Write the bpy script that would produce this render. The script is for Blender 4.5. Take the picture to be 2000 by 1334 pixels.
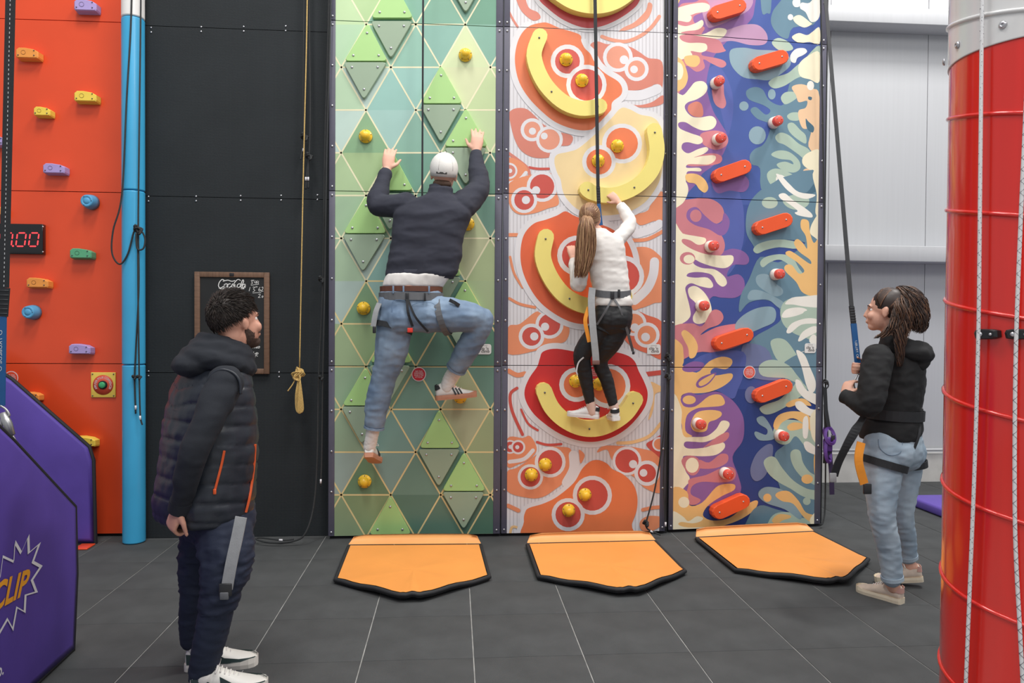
import bpy, bmesh, math, random
from mathutils import Vector, Matrix, noise
from mathutils.geometry import tessellate_polygon
random.seed(7)
for o in list(bpy.data.objects): bpy.data.objects.remove(o)
scn = bpy.context.scene
COL = scn.collection
V = Vector
# ---------------------------------------------------------------- camera
F, PITCH, YAW, ROLL, CAMH = 1452.0, -0.0168, 0.0774, 0.0065, 1.485
CAM = V((0, 0, CAMH))
def rot2(a, b, t):
    c, s = math.cos(t), math.sin(t)
    return c*a - s*b, s*a + c*b
def ray(px, py):
    """photo pixel (2000x1334) -> direction in the room"""
    u, v = rot2(px - 1000.0, py - 667.0, -ROLL)
    X, Y, Z = u/F, 1.0, -v/F
    c, s = math.cos(-PITCH), math.sin(-PITCH)
    Y, Z = c*Y + s*Z, -s*Y + c*Z
    X, Y = rot2(X, Y, -YAW)
    return V((X, Y, Z))
def at(px, py, Y):            # point on that pixel's line of sight at depth Y (from what it touches)
    d = ray(px, py); return CAM + d*(Y/d.y)
def on_floor(px, py, z=0.0):
    d = ray(px, py); return CAM + d*((z - CAMH)/d.z)
def on_plane(px, py, p, n):
    d = ray(px, py); return CAM + d*((V(p) - CAM).dot(n)/d.dot(n))
cd = bpy.data.cameras.new('camera'); cam = bpy.data.objects.new('camera', cd); COL.objects.link(cam)
cd.sensor_width = 36.0; cd.lens = F/2000*36.0; cd.clip_start = 0.05
fw = ray(1000, 667).normalized(); rt = (ray(1100, 667) - ray(1000, 667)).normalized(); up = rt.cross(fw)
cam.matrix_world = Matrix(((rt.x, up.x, -fw.x, 0), (rt.y, up.y, -fw.y, 0), (rt.z, up.z, -fw.z, CAMH), (0, 0, 0, 1)))
scn.camera = cam
# ---------------------------------------------------------------- light
w = bpy.data.worlds.new('hall_light'); scn.world = w; w.use_nodes = True
bg = w.node_tree.nodes['Background']; bg.inputs[0].default_value = (0.93, 0.96, 1.0, 1); bg.inputs[1].default_value = 0.47
def area(loc, target, size, sy, power, col=(1, 0.97, 0.93)):
    l = bpy.data.lights.new('ceiling_lamp', 'AREA'); l.shape = 'RECTANGLE'; l.size = size; l.size_y = sy
    l.energy = power; l.color = col
    o = bpy.data.objects.new('ceiling_lamp', l); COL.objects.link(o); o.location = loc
    o.rotation_euler = (V(target) - V(loc)).to_track_quat('-Z', 'Y').to_euler()
area((-1.6, 2.2, 8.0), (-1.2, 4.6, 0), 1.0, 2.0, 200)
area((1.6, 2.2, 8.0), (1.4, 4.6, 0), 1.0, 2.0, 200)
area((4.6, 4.4, 8.0), (4.4, 6.6, 1.5), 0.6, 1.2, 300)
area((-0.6, -1.4, 6.5), (-0.4, 4.0, 1.2), 3.0, 1.6, 95)
area((3.2, -1.8, 6.2), (2.2, 4.0, 1.6), 2.4, 1.6, 115)
vs = scn.view_settings; vs.view_transform = 'Standard'; vs.look = 'None'; vs.gamma = 1.0; vs.exposure = -0.04
try: vs.use_curve_mapping = False
except Exception: pass
# ---------------------------------------------------------------- materials
def lin(c):
    return tuple(((x/255)/12.92 if x/255 <= 0.04045 else ((x/255 + 0.055)/1.055)**2.4) for x in c)
MATS = {}
def mat(rgb, rough=0.6, vary=0.0, scale=8.0, bump=0.0, bscale=200.0, metal=0.0, coat=0.0, stretch=None, emit=0.0, spec=0.5, vor=False, c2=None):
    """procedural material: base colour with optional noise variation and fine relief"""
    key = (tuple(rgb), rough, vary, scale, bump, bscale, metal, coat, stretch, emit, spec, vor, c2)
    if key in MATS: return MATS[key]
    m = bpy.data.materials.new('m_%d_%d_%d' % tuple(int(x) for x in rgb)); m.use_nodes = True
    nt = m.node_tree; b = nt.nodes['Principled BSDF']
    c = lin(rgb); b.inputs['Base Color'].default_value = (*c, 1); b.inputs['Roughness'].default_value = rough
    b.inputs['Metallic'].default_value = metal; b.inputs['Specular IOR Level'].default_value = spec
    if coat: b.inputs['Coat Weight'].default_value = coat; b.inputs['Coat Roughness'].default_value = 0.12
    tc = None
    if vary or bump or c2:
        tc = nt.nodes.new('ShaderNodeTexCoord'); mp = nt.nodes.new('ShaderNodeMapping')
        nt.links.new(tc.outputs['Object'], mp.inputs[0])
        if stretch: mp.inputs['Scale'].default_value = stretch
    if vary or c2:
        n = nt.nodes.new('ShaderNodeTexNoise'); n.inputs['Scale'].default_value = scale; n.inputs['Detail'].default_value = 6
        nt.links.new(mp.outputs[0], n.inputs['Vector'])
        r = nt.nodes.new('ShaderNodeValToRGB'); r.color_ramp.elements[0].position = 0.3; r.color_ramp.elements[1].position = 0.7
        a = lin(c2) if c2 else tuple(x*(1 - vary) for x in c); d = c if c2 else tuple(min(1, x*(1 + vary)) for x in c)
        r.color_ramp.elements[0].color = (*a, 1); r.color_ramp.elements[1].color = (*d, 1)
        nt.links.new(n.outputs['Fac'], r.inputs[0]); nt.links.new(r.outputs[0], b.inputs['Base Color'])
    if bump:
        if vor:
            n2 = nt.nodes.new('ShaderNodeTexVoronoi'); n2.inputs['Scale'].default_value = bscale; n2.inputs['Randomness'].default_value = 0.15; out = n2.outputs['Distance']
        else:
            n2 = nt.nodes.new('ShaderNodeTexNoise'); n2.inputs['Scale'].default_value = bscale; n2.inputs['Detail'].default_value = 3; out = n2.outputs['Fac']
        nt.links.new(mp.outputs[0], n2.inputs['Vector'])
        bp = nt.nodes.new('ShaderNodeBump'); bp.inputs['Strength'].default_value = bump; bp.inputs['Distance'].default_value = 0.004
        nt.links.new(out, bp.inputs['Height']); nt.links.new(bp.outputs[0], b.inputs['Normal'])
    if emit:
        b.inputs['Emission Color'].default_value = (*c, 1); b.inputs['Emission Strength'].default_value = emit
    MATS[key] = m; return m
# ---------------------------------------------------------------- mesh helpers
class MB:
    """collects shapes, builds ONE mesh object"""
    def __init__(s): s.v = []; s.f = []; s.mi = []; s.sm = []
    def add(s, vs, fs, mi=0, smooth=False):
        o = len(s.v); s.v += [V(p) for p in vs]
        for f in fs: s.f.append([i + o for i in f]); s.mi.append(mi); s.sm.append(smooth)
        return s
    def box(s, c, size, ax=None, mi=0, bev=0.0):
        """box with centre, size and axes (x, y, z unit vectors); chamfered edges when bev > 0"""
        ax = ax or (V((1, 0, 0)), V((0, 1, 0)), V((0, 0, 1))); c = V(c); h = [q/2 for q in size]
        if bev <= 0:
            P = [c + ax[0]*(i*h[0]) + ax[1]*(j*h[1]) + ax[2]*(k*h[2]) for i in (-1, 1) for j in (-1, 1) for k in (-1, 1)]
            return s.add(P, [(0, 1, 3, 2), (4, 6, 7, 5), (0, 4, 5, 1), (2, 3, 7, 6), (0, 2, 6, 4), (1, 5, 7, 3)], mi)
        bm = bmesh.new(); bmesh.ops.create_cube(bm, size=1)
        for v in bm.verts: v.co = V((v.co.x*size[0], v.co.y*size[1], v.co.z*size[2]))
        bmesh.ops.bevel(bm, geom=bm.edges[:], offset=min(bev, min(size)*0.45), segments=2, affect='EDGES', profile=0.5)
        bm.verts.index_update()
        s.add([c + ax[0]*v.co.x + ax[1]*v.co.y + ax[2]*v.co.z for v in bm.verts], [[v.index for v in f.verts] for f in bm.faces], mi, True)
        bm.free(); return s
    def rings(s, rs, closed=True, cap=True, mi=0, smooth=True):
        """loft through rings of equal vertex count"""
        n = len(rs[0]); vs = [p for r in rs for p in r]; fs = []
        for i in range(len(rs) - 1):
            for j in range(n if closed else n - 1):
                k = (j + 1) % n; fs.append((i*n + j, i*n + k, (i + 1)*n + k, (i + 1)*n + j))
        s.add(vs, fs, mi, smooth); o = len(s.v) - len(vs)
        if cap:
            for f in (range(n - 1, -1, -1), range((len(rs) - 1)*n, len(rs)*n)): s.f.append([i + o for i in f]); s.mi.append(mi); s.sm.append(False)
        return s
    def tube(s, pts, r, n=8, mi=0, closed=False, cap=True, flat=None, side=None):
        """tube along points; r number or list; flat = (half width, half thickness) makes a strap, its width along side"""
        pts = [V(p) for p in pts]; m = len(pts); rs = []
        nrm = None
        for i, p in enumerate(pts):
            t = (pts[(i + 1) % m] - pts[i - 1]) if closed else (pts[min(i + 1, m - 1)] - pts[max(i - 1, 0)])
            t = t.normalized() if t.length > 1e-9 else V((0, 0, 1))
            if side is not None:
                sd = side[i] if isinstance(side, list) else V(side); nrm = sd - t*sd.dot(t)
            elif nrm is None: nrm = t.orthogonal()
            else: nrm = nrm - t*nrm.dot(t)
            if nrm.length < 1e-6: nrm = t.orthogonal()
            nrm = nrm.normalized(); b = t.cross(nrm)
            rr = r[i] if isinstance(r, (list, tuple)) else r
            if flat:
                a, h = flat; rs.append([p + nrm*a + b*h, p - nrm*a + b*h, p - nrm*a - b*h, p + nrm*a - b*h])
            else: rs.append([p + nrm*(math.cos(q*2*math.pi/n)*rr) + b*(math.sin(q*2*math.pi/n)*rr) for q in range(n)])
        if closed: rs.append(rs[0])
        return s.rings(rs, True, cap and not closed, mi, not flat)
    def disc_stack(s, c, n, prof, seg=20, mi=0, ref=None):
        """lathe: profile [(radius, height along n)]"""
        pr = [prof[0]]
        for (r0, h0), (r1, h1) in zip(prof, prof[1:]):   # support rings keep long walls evenly shaded
            if abs(h1 - h0) > 0.05:
                for t in (0.004/abs(h1 - h0), 1 - 0.004/abs(h1 - h0)): pr.append((r0 + (r1 - r0)*t, h0 + (h1 - h0)*t))
            pr.append((r1, h1))
        prof = pr; n = V(n).normalized(); a = (ref.normalized() if ref else n.orthogonal().normalized()); b = n.cross(a); c = V(c)
        rs = [[c + n*h + (a*math.cos(q*2*math.pi/seg) + b*math.sin(q*2*math.pi/seg))*r for q in range(seg)] for r, h in prof]
        return s.rings(rs, True, True, mi)
    def prism(s, poly, n, d, mi=0, top=None):
        """polygon (3d points, any outline) extruded by d along n; top: other outline for the far side"""
        n = V(n).normalized(); m = len(poly); P = [V(p) for p in poly]; T = [V(p) for p in top] if top else [p + n*d for p in P]
        tri = tessellate_polygon([P]); fs = [tuple(t) for t in tri] + [tuple(i + m for i in t) for t in tri]
        s.add(P + T, fs, mi); s.add(P + T, [(i, (i + 1) % m, (i + 1) % m + m, i + m) for i in range(m)], mi)
        return s
    def sphere(s, c, r, mi=0, seg=12, rg=8, ax=None):
        r = (r, r, r) if isinstance(r, (int, float)) else r
        ax = ax or (V((1, 0, 0)), V((0, 1, 0)), V((0, 0, 1))); c = V(c); rs = []
        for i in range(rg + 1):
            th = math.pi*(i/rg); th = min(max(th, 0.02), math.pi - 0.02)
            rs.append([c + ax[0]*(r[0]*math.sin(th)*math.cos(2*math.pi*j/seg)) + ax[1]*(r[1]*math.sin(th)*math.sin(2*math.pi*j/seg)) - ax[2]*(r[2]*math.cos(th)) for j in range(seg)])
        return s.rings(rs, True, True, mi)
    def build(s, name, mats, parent=None, label=None, cat=None, group=None, kind=None):
        if not isinstance(mats, (list, tuple)): mats = [mats]
        xs = [p.x for p in s.v]; ys = [p.y for p in s.v]; zs = [p.z for p in s.v]
        base = V(((min(xs) + max(xs))/2, (min(ys) + max(ys))/2, min(zs)))
        me = bpy.data.meshes.new(name); me.from_pydata([p - base for p in s.v], [], s.f)
        for m in mats: me.materials.append(m)
        me.polygons.foreach_set('material_index', s.mi); me.polygons.foreach_set('use_smooth', s.sm)
        bm = bmesh.new(); bm.from_mesh(me); bmesh.ops.recalc_face_normals(bm, faces=bm.faces[:]); bm.to_mesh(me); bm.free()
        me.update()
        return link(me, name, base, parent, label, cat, group, kind)
def link(me, name, loc, parent=None, label=None, cat=None, group=None, kind=None):
    o = bpy.data.objects.new(name, me); COL.objects.link(o); o.location = loc
    if parent is not None:
        o.parent = parent; wl = parent.location.copy(); q = parent.parent
        while q is not None: wl += q.location; q = q.parent
        o.location = V(loc) - wl          # parents are never rotated
    if label: o['label'] = label
    if cat: o['category'] = cat
    if group: o['group'] = group
    if kind: o['kind'] = kind
    return o
def thing(name, loc, label, cat, group=None):
    return link(None, name, V(loc), None, label, cat, group)
def wloc(o):
    l = o.location.copy()
    while o.parent is not None: o = o.parent; l += o.location
    return l
def dup(o, loc, parent=None, label=None):
    """copy of an object at a new world place, its children with it"""
    c = o.copy(); COL.objects.link(c); c.parent = parent
    c.location = V(loc) - (wloc(parent) if parent is not None else V((0, 0, 0)))
    if label: c['label'] = label
    for ch in o.children:
        k = ch.copy(); COL.objects.link(k); k.parent = c
    return c
def spline(pts, n=8, closed=False):
    """Catmull-Rom through points (any dimension)"""
    P = [V(p) for p in pts]; m = len(P); out = []
    g = (lambda i: P[i % m]) if closed else (lambda i: P[min(max(i, 0), m - 1)])
    for i in range(m if closed else m - 1):
        a, b, c, d = g(i - 1), g(i), g(i + 1), g(i + 2)
        for k in range(n):
            t = k/n; out.append(0.5*((2*b) + (c - a)*t + (2*a - 5*b + 4*c - d)*t*t + (3*b - a - 3*c + d)*t**3))
    if not closed: out.append(P[-1])
    return out
def text_mesh(txt, size, extrude=0.0, shear=0.0, spacing=1.0, bold=0.0):
    cu = bpy.data.curves.new('lettering', 'FONT'); cu.body = txt; cu.size = size; cu.extrude = extrude; cu.shear = shear
    cu.align_x = 'CENTER'; cu.align_y = 'CENTER'; cu.space_character = spacing; cu.offset = bold; cu.resolution_u = 3
    o = bpy.data.objects.new('lettering', cu); COL.objects.link(o)
    dg = bpy.context.evaluated_depsgraph_get(); me = bpy.data.meshes.new_from_object(o.evaluated_get(dg))
    bpy.data.objects.remove(o); return me
def lettering(name, txt, centre, right, upv, size, m, parent, width=None, shear=0.0, bold=0.0, warp=None):
    """flat print: letters in the plane right/up at centre"""
    me = text_mesh(txt, size, 0.0, shear, 1.0, bold)
    xs = [v.co.x for v in me.vertices] or [0]; k = (width/(max(xs) - min(xs))) if width else 1.0
    mx = (max(xs) + min(xs))/2
    b = MB(); P = [V(centre) + right*((v.co.x - mx)*k) + upv*v.co.y for v in me.vertices] if not warp else [warp((v.co.x - mx)*k, v.co.y) for v in me.vertices]
    b.add(P, [list(p.vertices) for p in me.polygons])
    return b.build(name, m, parent)
ORD = ['lowest', 'second', 'third', 'fourth', 'fifth', 'sixth', 'seventh', 'eighth', 'ninth', 'tenth', 'eleventh', 'twelfth', 'thirteenth', 'fourteenth', 'fifteenth', 'sixteenth', 'seventeenth', 'eighteenth', 'nineteenth', 'twentieth']
# ================================================================ the setting
class Wall:
    def __init__(s, p0, p1):
        s.p0 = V((p0[0], p0[1], 0)); s.p1 = V((p1[0], p1[1], 0)); s.u = (s.p1 - s.p0).normalized(); s.n = V((s.u.y, -s.u.x, 0)); s.L = (s.p1 - s.p0).length
        s.ax = (s.u, -s.n, V((0, 0, 1)))
    def pt(s, px, py, off=0.0): return on_plane(px, py, s.p0 + s.n*off, s.n)
    def sz(s, px, py, off=0.0):
        p = s.pt(px, py, off); return (p - s.p0).dot(s.u), p.z
    def xyz(s, a, z, off=0.0): return s.p0 + s.u*a + s.n*off + V((0, 0, z))
UP = V((0, 0, 1))
rubber = mat((71, 73, 74), 0.9, 0.16, 5, 0.5, 420)
dust = mat((150, 150, 148), 0.9, 0.3, 12)
fl = MB().box((0.8, 3.4, -0.053), (16, 12, 0.1)).build('floor', dust, kind='structure')
X0, Y0 = -1.4058, 3.8317
tile0 = None
for j in range(-3, 8):
    for i in range(-6, 15):
        c = V((X0 + 0.5*i + 0.25, Y0 + 0.5*j + 0.25, -0.0025))
        if tile0 is None:
            tile0 = MB().box(c, (0.4945, 0.498, 0.005), bev=0.0015).build('rubber_tile', rubber, fl)
        else: dup(tile0, (c.x, c.y, wloc(tile0).z), fl)
# white building wall behind, on the right
white = mat((190, 192, 196), 0.5, 0.02, 3, 0.03, 60, stretch=(12, 12, 0.3)); mauve = mat((190, 182, 186), 0.6, 0.03, 4)
WR = Wall((2.9, 7.05), (9.5, 7.05))
wr = MB().box(WR.xyz(3.3, 4.0, -0.11), (6.6, 8.0, 0.1), (WR.u, UP, WR.n)).build('wall_right', mauve, kind='structure')
def zwall(py, px=1720): return WR.sz(px, py)[1]
for a0 in range(0, 7):
    for z0, z1 in ((0.12, zwall(520)), (zwall(520), zwall(62)), (zwall(62), 6.6)):
        MB().box(WR.xyz(a0*1.0 + 0.5 - 0.25, (z0 + z1)/2, -0.03), (0.994, z1 - z0, 0.06), (WR.u, UP, WR.n)).build('cladding_panel', white, wr)
for py in (500, 50):
    MB().box(WR.xyz(3.3, zwall(py), 0.12), (6.6, 0.15, 0.24), (WR.u, UP, WR.n), bev=0.006).build('ledge', white, wr)
MB().box(WR.xyz(3.3, 0.14, 0.02), (6.6, 0.28, 0.06), (WR.u, UP, WR.n)).build('baseboard_right', mat((205, 203, 200), 0.8, 0.08, 9), kind='structure')
MB().tube([WR.xyz(0.2, 0.32, 0.07), WR.xyz(6.5, 0.32, 0.07)], 0.014, 8).build('conduit', white, wr)
# black back wall (left of the climbing panels)
WB = Wall((-2.27, 5.37), (-0.875, 5.37))
black = mat((40, 44, 47), 0.75, 0.10, 2.5, 0.5, 110, vor=True, spec=0.25)
steel = mat((200, 200, 205), 0.3, metal=0.9); darksteel = mat((110, 110, 120), 0.35, metal=0.8)
wb = MB().box(WB.xyz(WB.L/2, 3.0, -0.05), (WB.L, 6.0, 0.06), (WB.u, UP, WB.n)).build('wall_back', mat((20, 22, 24), 0.8), kind='structure')
zs = [0.0] + [WB.sz(450, y)[1] for y in (728, 386, 56)] + [5.6]
for z0, z1 in zip(zs, zs[1:]):
    MB().box(WB.xyz(WB.L/2, (z0 + z1)/2, -0.012), (WB.L - 0.004, z1 - z0 - 0.004, 0.024), (WB.u, UP, WB.n)).build('panel', black, wb)
scr = None
for px, py in [(295, 54), (393, 52.5), (476, 52), (558, 51), (290, 384), (383, 383.5), (470, 382.5), (549, 382), (620, 381), (290, 725), (545, 727)]:
    for k in (0, 9):
        p = WB.pt(px, py + k, 0.001)
        if scr is None: scr = MB().disc_stack(p, WB.n, [(0.007, 0), (0.006, 0.003), (0.002, 0.004)], 8).build('screw', steel, wb); sb = wloc(scr) - p
        else: dup(scr, p + sb, wb)
# ---------------------------------------------------------------- printed climbing walls
def art_parts(wall, shapes, seams, a0, a1, rows):
    """flat print: coloured shapes cut at the panel joints, one mesh per panel"""
    cols = []; bm = bmesh.new()
    for i, (rgb, pts) in enumerate(shapes):
        if rgb not in cols: cols.append(rgb)
        P = [wall.pt(x, y, 0.0) + wall.n*(0.0008 + (i if len(pts) > 4 else 0 if len(pts) == 3 else min(i, 20))*0.00002) for x, y in pts]
        vs = [bm.verts.new(p) for p in P]
        for t in tessellate_polygon([P]):
            try: f = bm.faces.new([vs[k] for k in t]); f.material_index = cols.index(rgb)
            except ValueError: pass
    def cut(co, no, **k): bmesh.ops.bisect_plane(bm, geom=bm.verts[:] + bm.edges[:] + bm.faces[:], dist=1e-7, plane_co=co, plane_no=no, **k)
    cut(wall.xyz(a0, 0), wall.u, clear_inner=True); cut(wall.xyz(a1, 0), wall.u, clear_outer=True)
    cut(V((0, 0, seams[0] + 0.004)), UP, clear_inner=True); cut(V((0, 0, seams[-1])), UP, clear_outer=True)
    for z in seams[1:-1]: cut(V((0, 0, z - 0.0025)), UP); cut(V((0, 0, z + 0.0025)), UP)
    for k, row in enumerate(rows):
        b = MB(); idx = {}
        for f in bm.faces:
            z = f.calc_center_median().z
            if not (seams[k] + 0.0025 < z < seams[k + 1] - 0.0025): continue
            ids = []
            for v in f.verts:
                if v not in idx: idx[v] = len(b.v); b.v.append(v.co.copy())
                ids.append(idx[v])
            b.f.append(ids); b.mi.append(f.material_index); b.sm.append(False)
        if b.f: b.build('printed_artwork', [mat(c, 0.42, 0.03, 6) for c in cols], row)
    bm.free()
rail_m = mat((88, 87, 103), 0.5, 0.05, 20); edge_m = mat((24, 25, 28), 0.7)
BOLT = [None]
def bolt(p, n, parent, r=0.0085, m=None, name='bolt'):
    return MB().disc_stack(p, n, [(r, -0.001), (r, 0.002), (r*0.7, 0.005), (r*0.2, 0.006)], 8).build(name, m or steel, parent)
def climbing_wall(label, wall, seams_px, xmid, a_rails, base_rgb, shapes, depth=0.10):
    seams = [0.02] + [wall.sz(xmid, y)[1] for y in seams_px]
    seams.append(seams[-1] + (seams[-1] - seams[-2])); L = wall.L
    t = thing('climbing_tower', wall.xyz(L/2, 0, -depth/2), label, 'climbing wall')
    MB().box(wall.xyz(L/2, seams[-1]/2, -depth/2 - 0.011), (L, seams[-1], depth - 0.02), (wall.u, UP, wall.n)).build('backing', edge_m, t)
    rows = []
    lo, hi = a_rails[0][1] if a_rails else 0.0, a_rails[-1][0] if a_rails else L
    for z0, z1 in zip(seams, seams[1:]):
        rows.append(MB().box(wall.xyz((lo + hi)/2, (z0 + z1)/2, -0.01), (hi - lo, z1 - z0 - 0.005, 0.02), (wall.u, UP, wall.n)).build('panel', mat(base_rgb, 0.45, 0.02, 5, 0.03, 40), t))
    for a0, a1 in a_rails:
        for z0, z1 in zip(seams, seams[1:]):
            r = MB().box(wall.xyz((a0 + a1)/2, (z0 + z1)/2, -0.004), (a1 - a0, z1 - z0 - 0.005, 0.016), (wall.u, UP, wall.n), bev=0.002).build('frame_rail', rail_m, t)
            k = 5; first = None
            for q in range(k):
                z = z0 + 0.03 + (z1 - z0 - 0.06)*q/(k - 1); p = wall.xyz((a0 + a1)/2, z, 0.0045)
                if first is None: first = bolt(p, wall.n, r); off = wloc(first) - p
                else: dup(first, p + off, r)
    if shapes: art_parts(wall, shapes, seams, lo, hi, rows)
    return t, seams
def C2(pts, n=5): return [(p.x, p.y) for p in spline([(x, y, 0) for x, y in pts], n, True)]
def circ(cx, cy, r, k=22, ry=None): return [(cx + r*math.cos(2*math.pi*i/k), cy + (ry or r)*math.sin(2*math.pi*i/k)) for i in range(k)]
def stroke(pts, wd, closed=False):
    """outline of a round-ended brush stroke"""
    P = spline([(x, y, 0) for x, y in pts], 5, closed); L = []; R = []
    m = len(P)
    for i in range(m):
        t = (P[(i + 1) % m] - P[i - 1]) if closed else (P[min(i + 1, m - 1)] - P[max(i - 1, 0)])
        t.normalize(); q = V((-t.y, t.x, 0))*wd/2; L.append(P[i] + q); R.append(P[i] - q)
    if closed: return [(p.x, p.y) for p in L + [L[0]] + [R[0]] + R[::-1]]
    t0 = (P[1] - P[0]).normalized(); t1 = (P[-1] - P[-2]).normalized(); out = L[:]
    for k in range(1, 6):
        a = math.pi*k/6; q = V((-t1.y, t1.x, 0)); out.append(P[-1] + (q*math.cos(a) + t1*math.sin(a))*wd/2)
    out += R[::-1]
    for k in range(1, 6):
        a = math.pi*k/6; q = V((-t0.y, t0.x, 0)); out.append(P[0] + (-q*math.cos(a) - t0*math.sin(a))*wd/2)
    return [(p.x, p.y) for p in out]
def crop(x0, y0, sc):
    return lambda pts: [(x0 + sc*x, y0 + sc*y) for x, y in pts]
KS = 340/1260
# ---- green triangle wall
W1 = Wall((-0.868, 5.28), (0.338, 5.28))
sh1 = []
pal = {}
def lat(k, n): return (812 + 97*(n + (0.5 if k % 2 else 0)), 48 + 83.5*k)
T1 = [  # colours of the printed triangles, per row of one panel, left to right (pairs up/down)
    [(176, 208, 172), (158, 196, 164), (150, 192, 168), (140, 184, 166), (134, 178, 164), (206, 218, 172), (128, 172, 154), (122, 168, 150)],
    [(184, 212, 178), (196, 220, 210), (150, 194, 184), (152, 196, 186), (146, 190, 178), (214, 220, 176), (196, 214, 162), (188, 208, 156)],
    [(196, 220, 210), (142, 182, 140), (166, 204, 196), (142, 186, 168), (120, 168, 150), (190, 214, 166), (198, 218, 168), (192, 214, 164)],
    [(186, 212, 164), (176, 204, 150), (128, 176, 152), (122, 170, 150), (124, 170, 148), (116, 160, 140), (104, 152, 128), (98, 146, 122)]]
for k in range(-4, 12):
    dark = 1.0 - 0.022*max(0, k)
    for i in range(-4, 5):
        for d in (0, 1):
            a, b, c = (lat(k, i), lat(k + 1, i + (0 if k % 2 == 0 else 1)), lat(k + 1, i - 1 + (0 if k % 2 == 0 else 1))) if d == 0 else (lat(k, i), lat(k, i + 1), lat(k + 1, i + (0 if k % 2 == 0 else 1)))
            cx = (a[0] + b[0] + c[0])/3
            if not 600 < cx < 1015: continue
            j = min(7, max(0, int((cx - 640)/46))); q = T1[k % 4][j]
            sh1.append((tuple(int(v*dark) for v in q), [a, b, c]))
cream = (232, 226, 190); tan = (226, 206, 150)
for k in range(-4, 12):
    lc = cream if k < 6 else tan
    for i in range(-3, 4):
        a = lat(k, i)
        for b in (lat(k + 1, i + (0 if k % 2 == 0 else 1)), lat(k + 1, i - 1 + (0 if k % 2 == 0 else 1)), lat(k, i + 1)):
            if (i + k) % 3 == 1 and b[1] == a[1]: continue
            d = V((b[0] - a[0], b[1] - a[1])); q = V((-d.y, d.x)).normalized()*1.5
            sh1.append((lc, [(a[0] + q.x, a[1] + q.y), (b[0] + q.x, b[1] + q.y), (b[0] - q.x, b[1] - q.y), (a[0] - q.x, a[1] - q.y)]))
def rails(wall, pxs, y=690): return [(wall.sz(a, y)[0], wall.sz(b, y)[0]) for a, b in pxs]
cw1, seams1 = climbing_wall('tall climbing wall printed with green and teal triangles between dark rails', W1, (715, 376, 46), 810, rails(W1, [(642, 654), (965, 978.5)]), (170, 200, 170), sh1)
# ---- orange pizza-face wall
W2 = Wall((0.345, 5.285), (1.555, 5.285))
A = crop(980, 0, KS); B = crop(980, 340, KS); Cc = crop(980, 700, KS)
WHT = (226, 224, 228); SAL = (214, 130, 112); LSAL = (228, 152, 126); RED = (204, 84, 74); ORG = (231, 124, 80); STR = (232, 146, 106); YEL = (238, 212, 160); MAR = (196, 70, 76); DRD = (190, 40, 46); OYE = (240, 196, 140)
sh2 = []
def blob(cr, col, pts, outline=0): 
    p = C2(cr(pts)); 
    if outline: sh2.append((WHT, stroke(cr(pts), outline*KS, True)))
    sh2.append((col, p))
def ring(cr, x, y, ro, ri, col, pupil=None):
    sh2.append((WHT, circ(*cr([(x, y)])[0], ro*KS))); sh2.append((col, circ(*cr([(x, y)])[0], ri*KS)))
    if pupil: sh2.append((WHT, circ(*cr([(pupil[0], pupil[1])])[0], pupil[2]*KS, 14)))
def strk(cr, col, pts, wd): sh2.append((col, stroke(cr(pts), wd*KS)))
for x in range(988, 1296, 7):   # corrugation lines of the sheet
    sh2.append(((206, 202, 206), [(x, -330), (x + 2, -330), (x + 2, 1060), (x, 1060)]))
# small faces behind
blob(A, SAL, [(100, -20), (130, 60), (170, 110), (230, 150), (280, 130), (260, 90), (200, 60), (175, 0), (172, -60), (110, -60)])
blob(A, LSAL, [(1060, 20), (1040, 80), (960, 160), (880, 200), (850, 230), (960, 200), (1060, 130), (1090, 40)])
strk(A, LSAL, [(725, 265), (800, 290), (900, 300), (1000, 262), (1080, 200), (1140, 120)], 26)
strk(A, SAL, [(55, 90), (80, 140), (115, 195)], 16)
blob(A, SAL, [(930, 340), (1000, 380), (1060, 420), (1160, 450), (1160, 640), (1110, 610), (1060, 640), (960, 655), (905, 650), (880, 580), (800, 520), (730, 470), (690, 420), (640, 330), (690, 300), (760, 320), (840, 320)])
ring(A, 840, 415, 108, 82, LSAL, (885, 433, 32)); ring(A, 975, 500, 88, 62, LSAL, (957, 503, 28))
strk(A, WHT, [(900, 690), (1000, 690), (1080, 665), (1125, 645)], 72)
blob(A, SAL, [(890, 740), (980, 762), (1080, 742), (1165, 690), (1165, 750), (1060, 778), (960, 772)])
blob(A, SAL, [(50, 820), (100, 785), (180, 790), (250, 850), (300, 900), (400, 950), (510, 985), (490, 1050), (400, 1060), (350, 1105), (340, 1140), (230, 1140), (140, 1090), (90, 1000), (60, 880)])
ring(A, 220, 940, 84, 60, LSAL, (222, 950, 26)); ring(A, 345, 1010, 97, 75, LSAL, (307, 985, 25))
strk(A, RED, [(200, 1212), (260, 1222), (340, 1222)], 18); strk(A, SAL, [(50, 1110), (120, 1160), (185, 1215), (200, 1260)], 22)
blob(A, STR, [(40, 1150), (130, 1165), (180, 1210), (185, 1250), (140, 1310), (40, 1340)]); ring(A, 55, 1237, 58, 44, SAL, (60, 1237, 16)); strk(A, WHT, [(60, 1325), (130, 1300), (175, 1250)], 26)
blob(B, STR, [(55, 220), (120, 290), (230, 285), (330, 250), (405, 225), (412, 180), (392, 120), (380, 20), (300, -10), (60, 60)])
ring(B, 292, 90, 112, 88, RED, (248, 118, 30)); ring(B, 162, 188, 95, 72, RED, (175, 188, 30))
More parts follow.
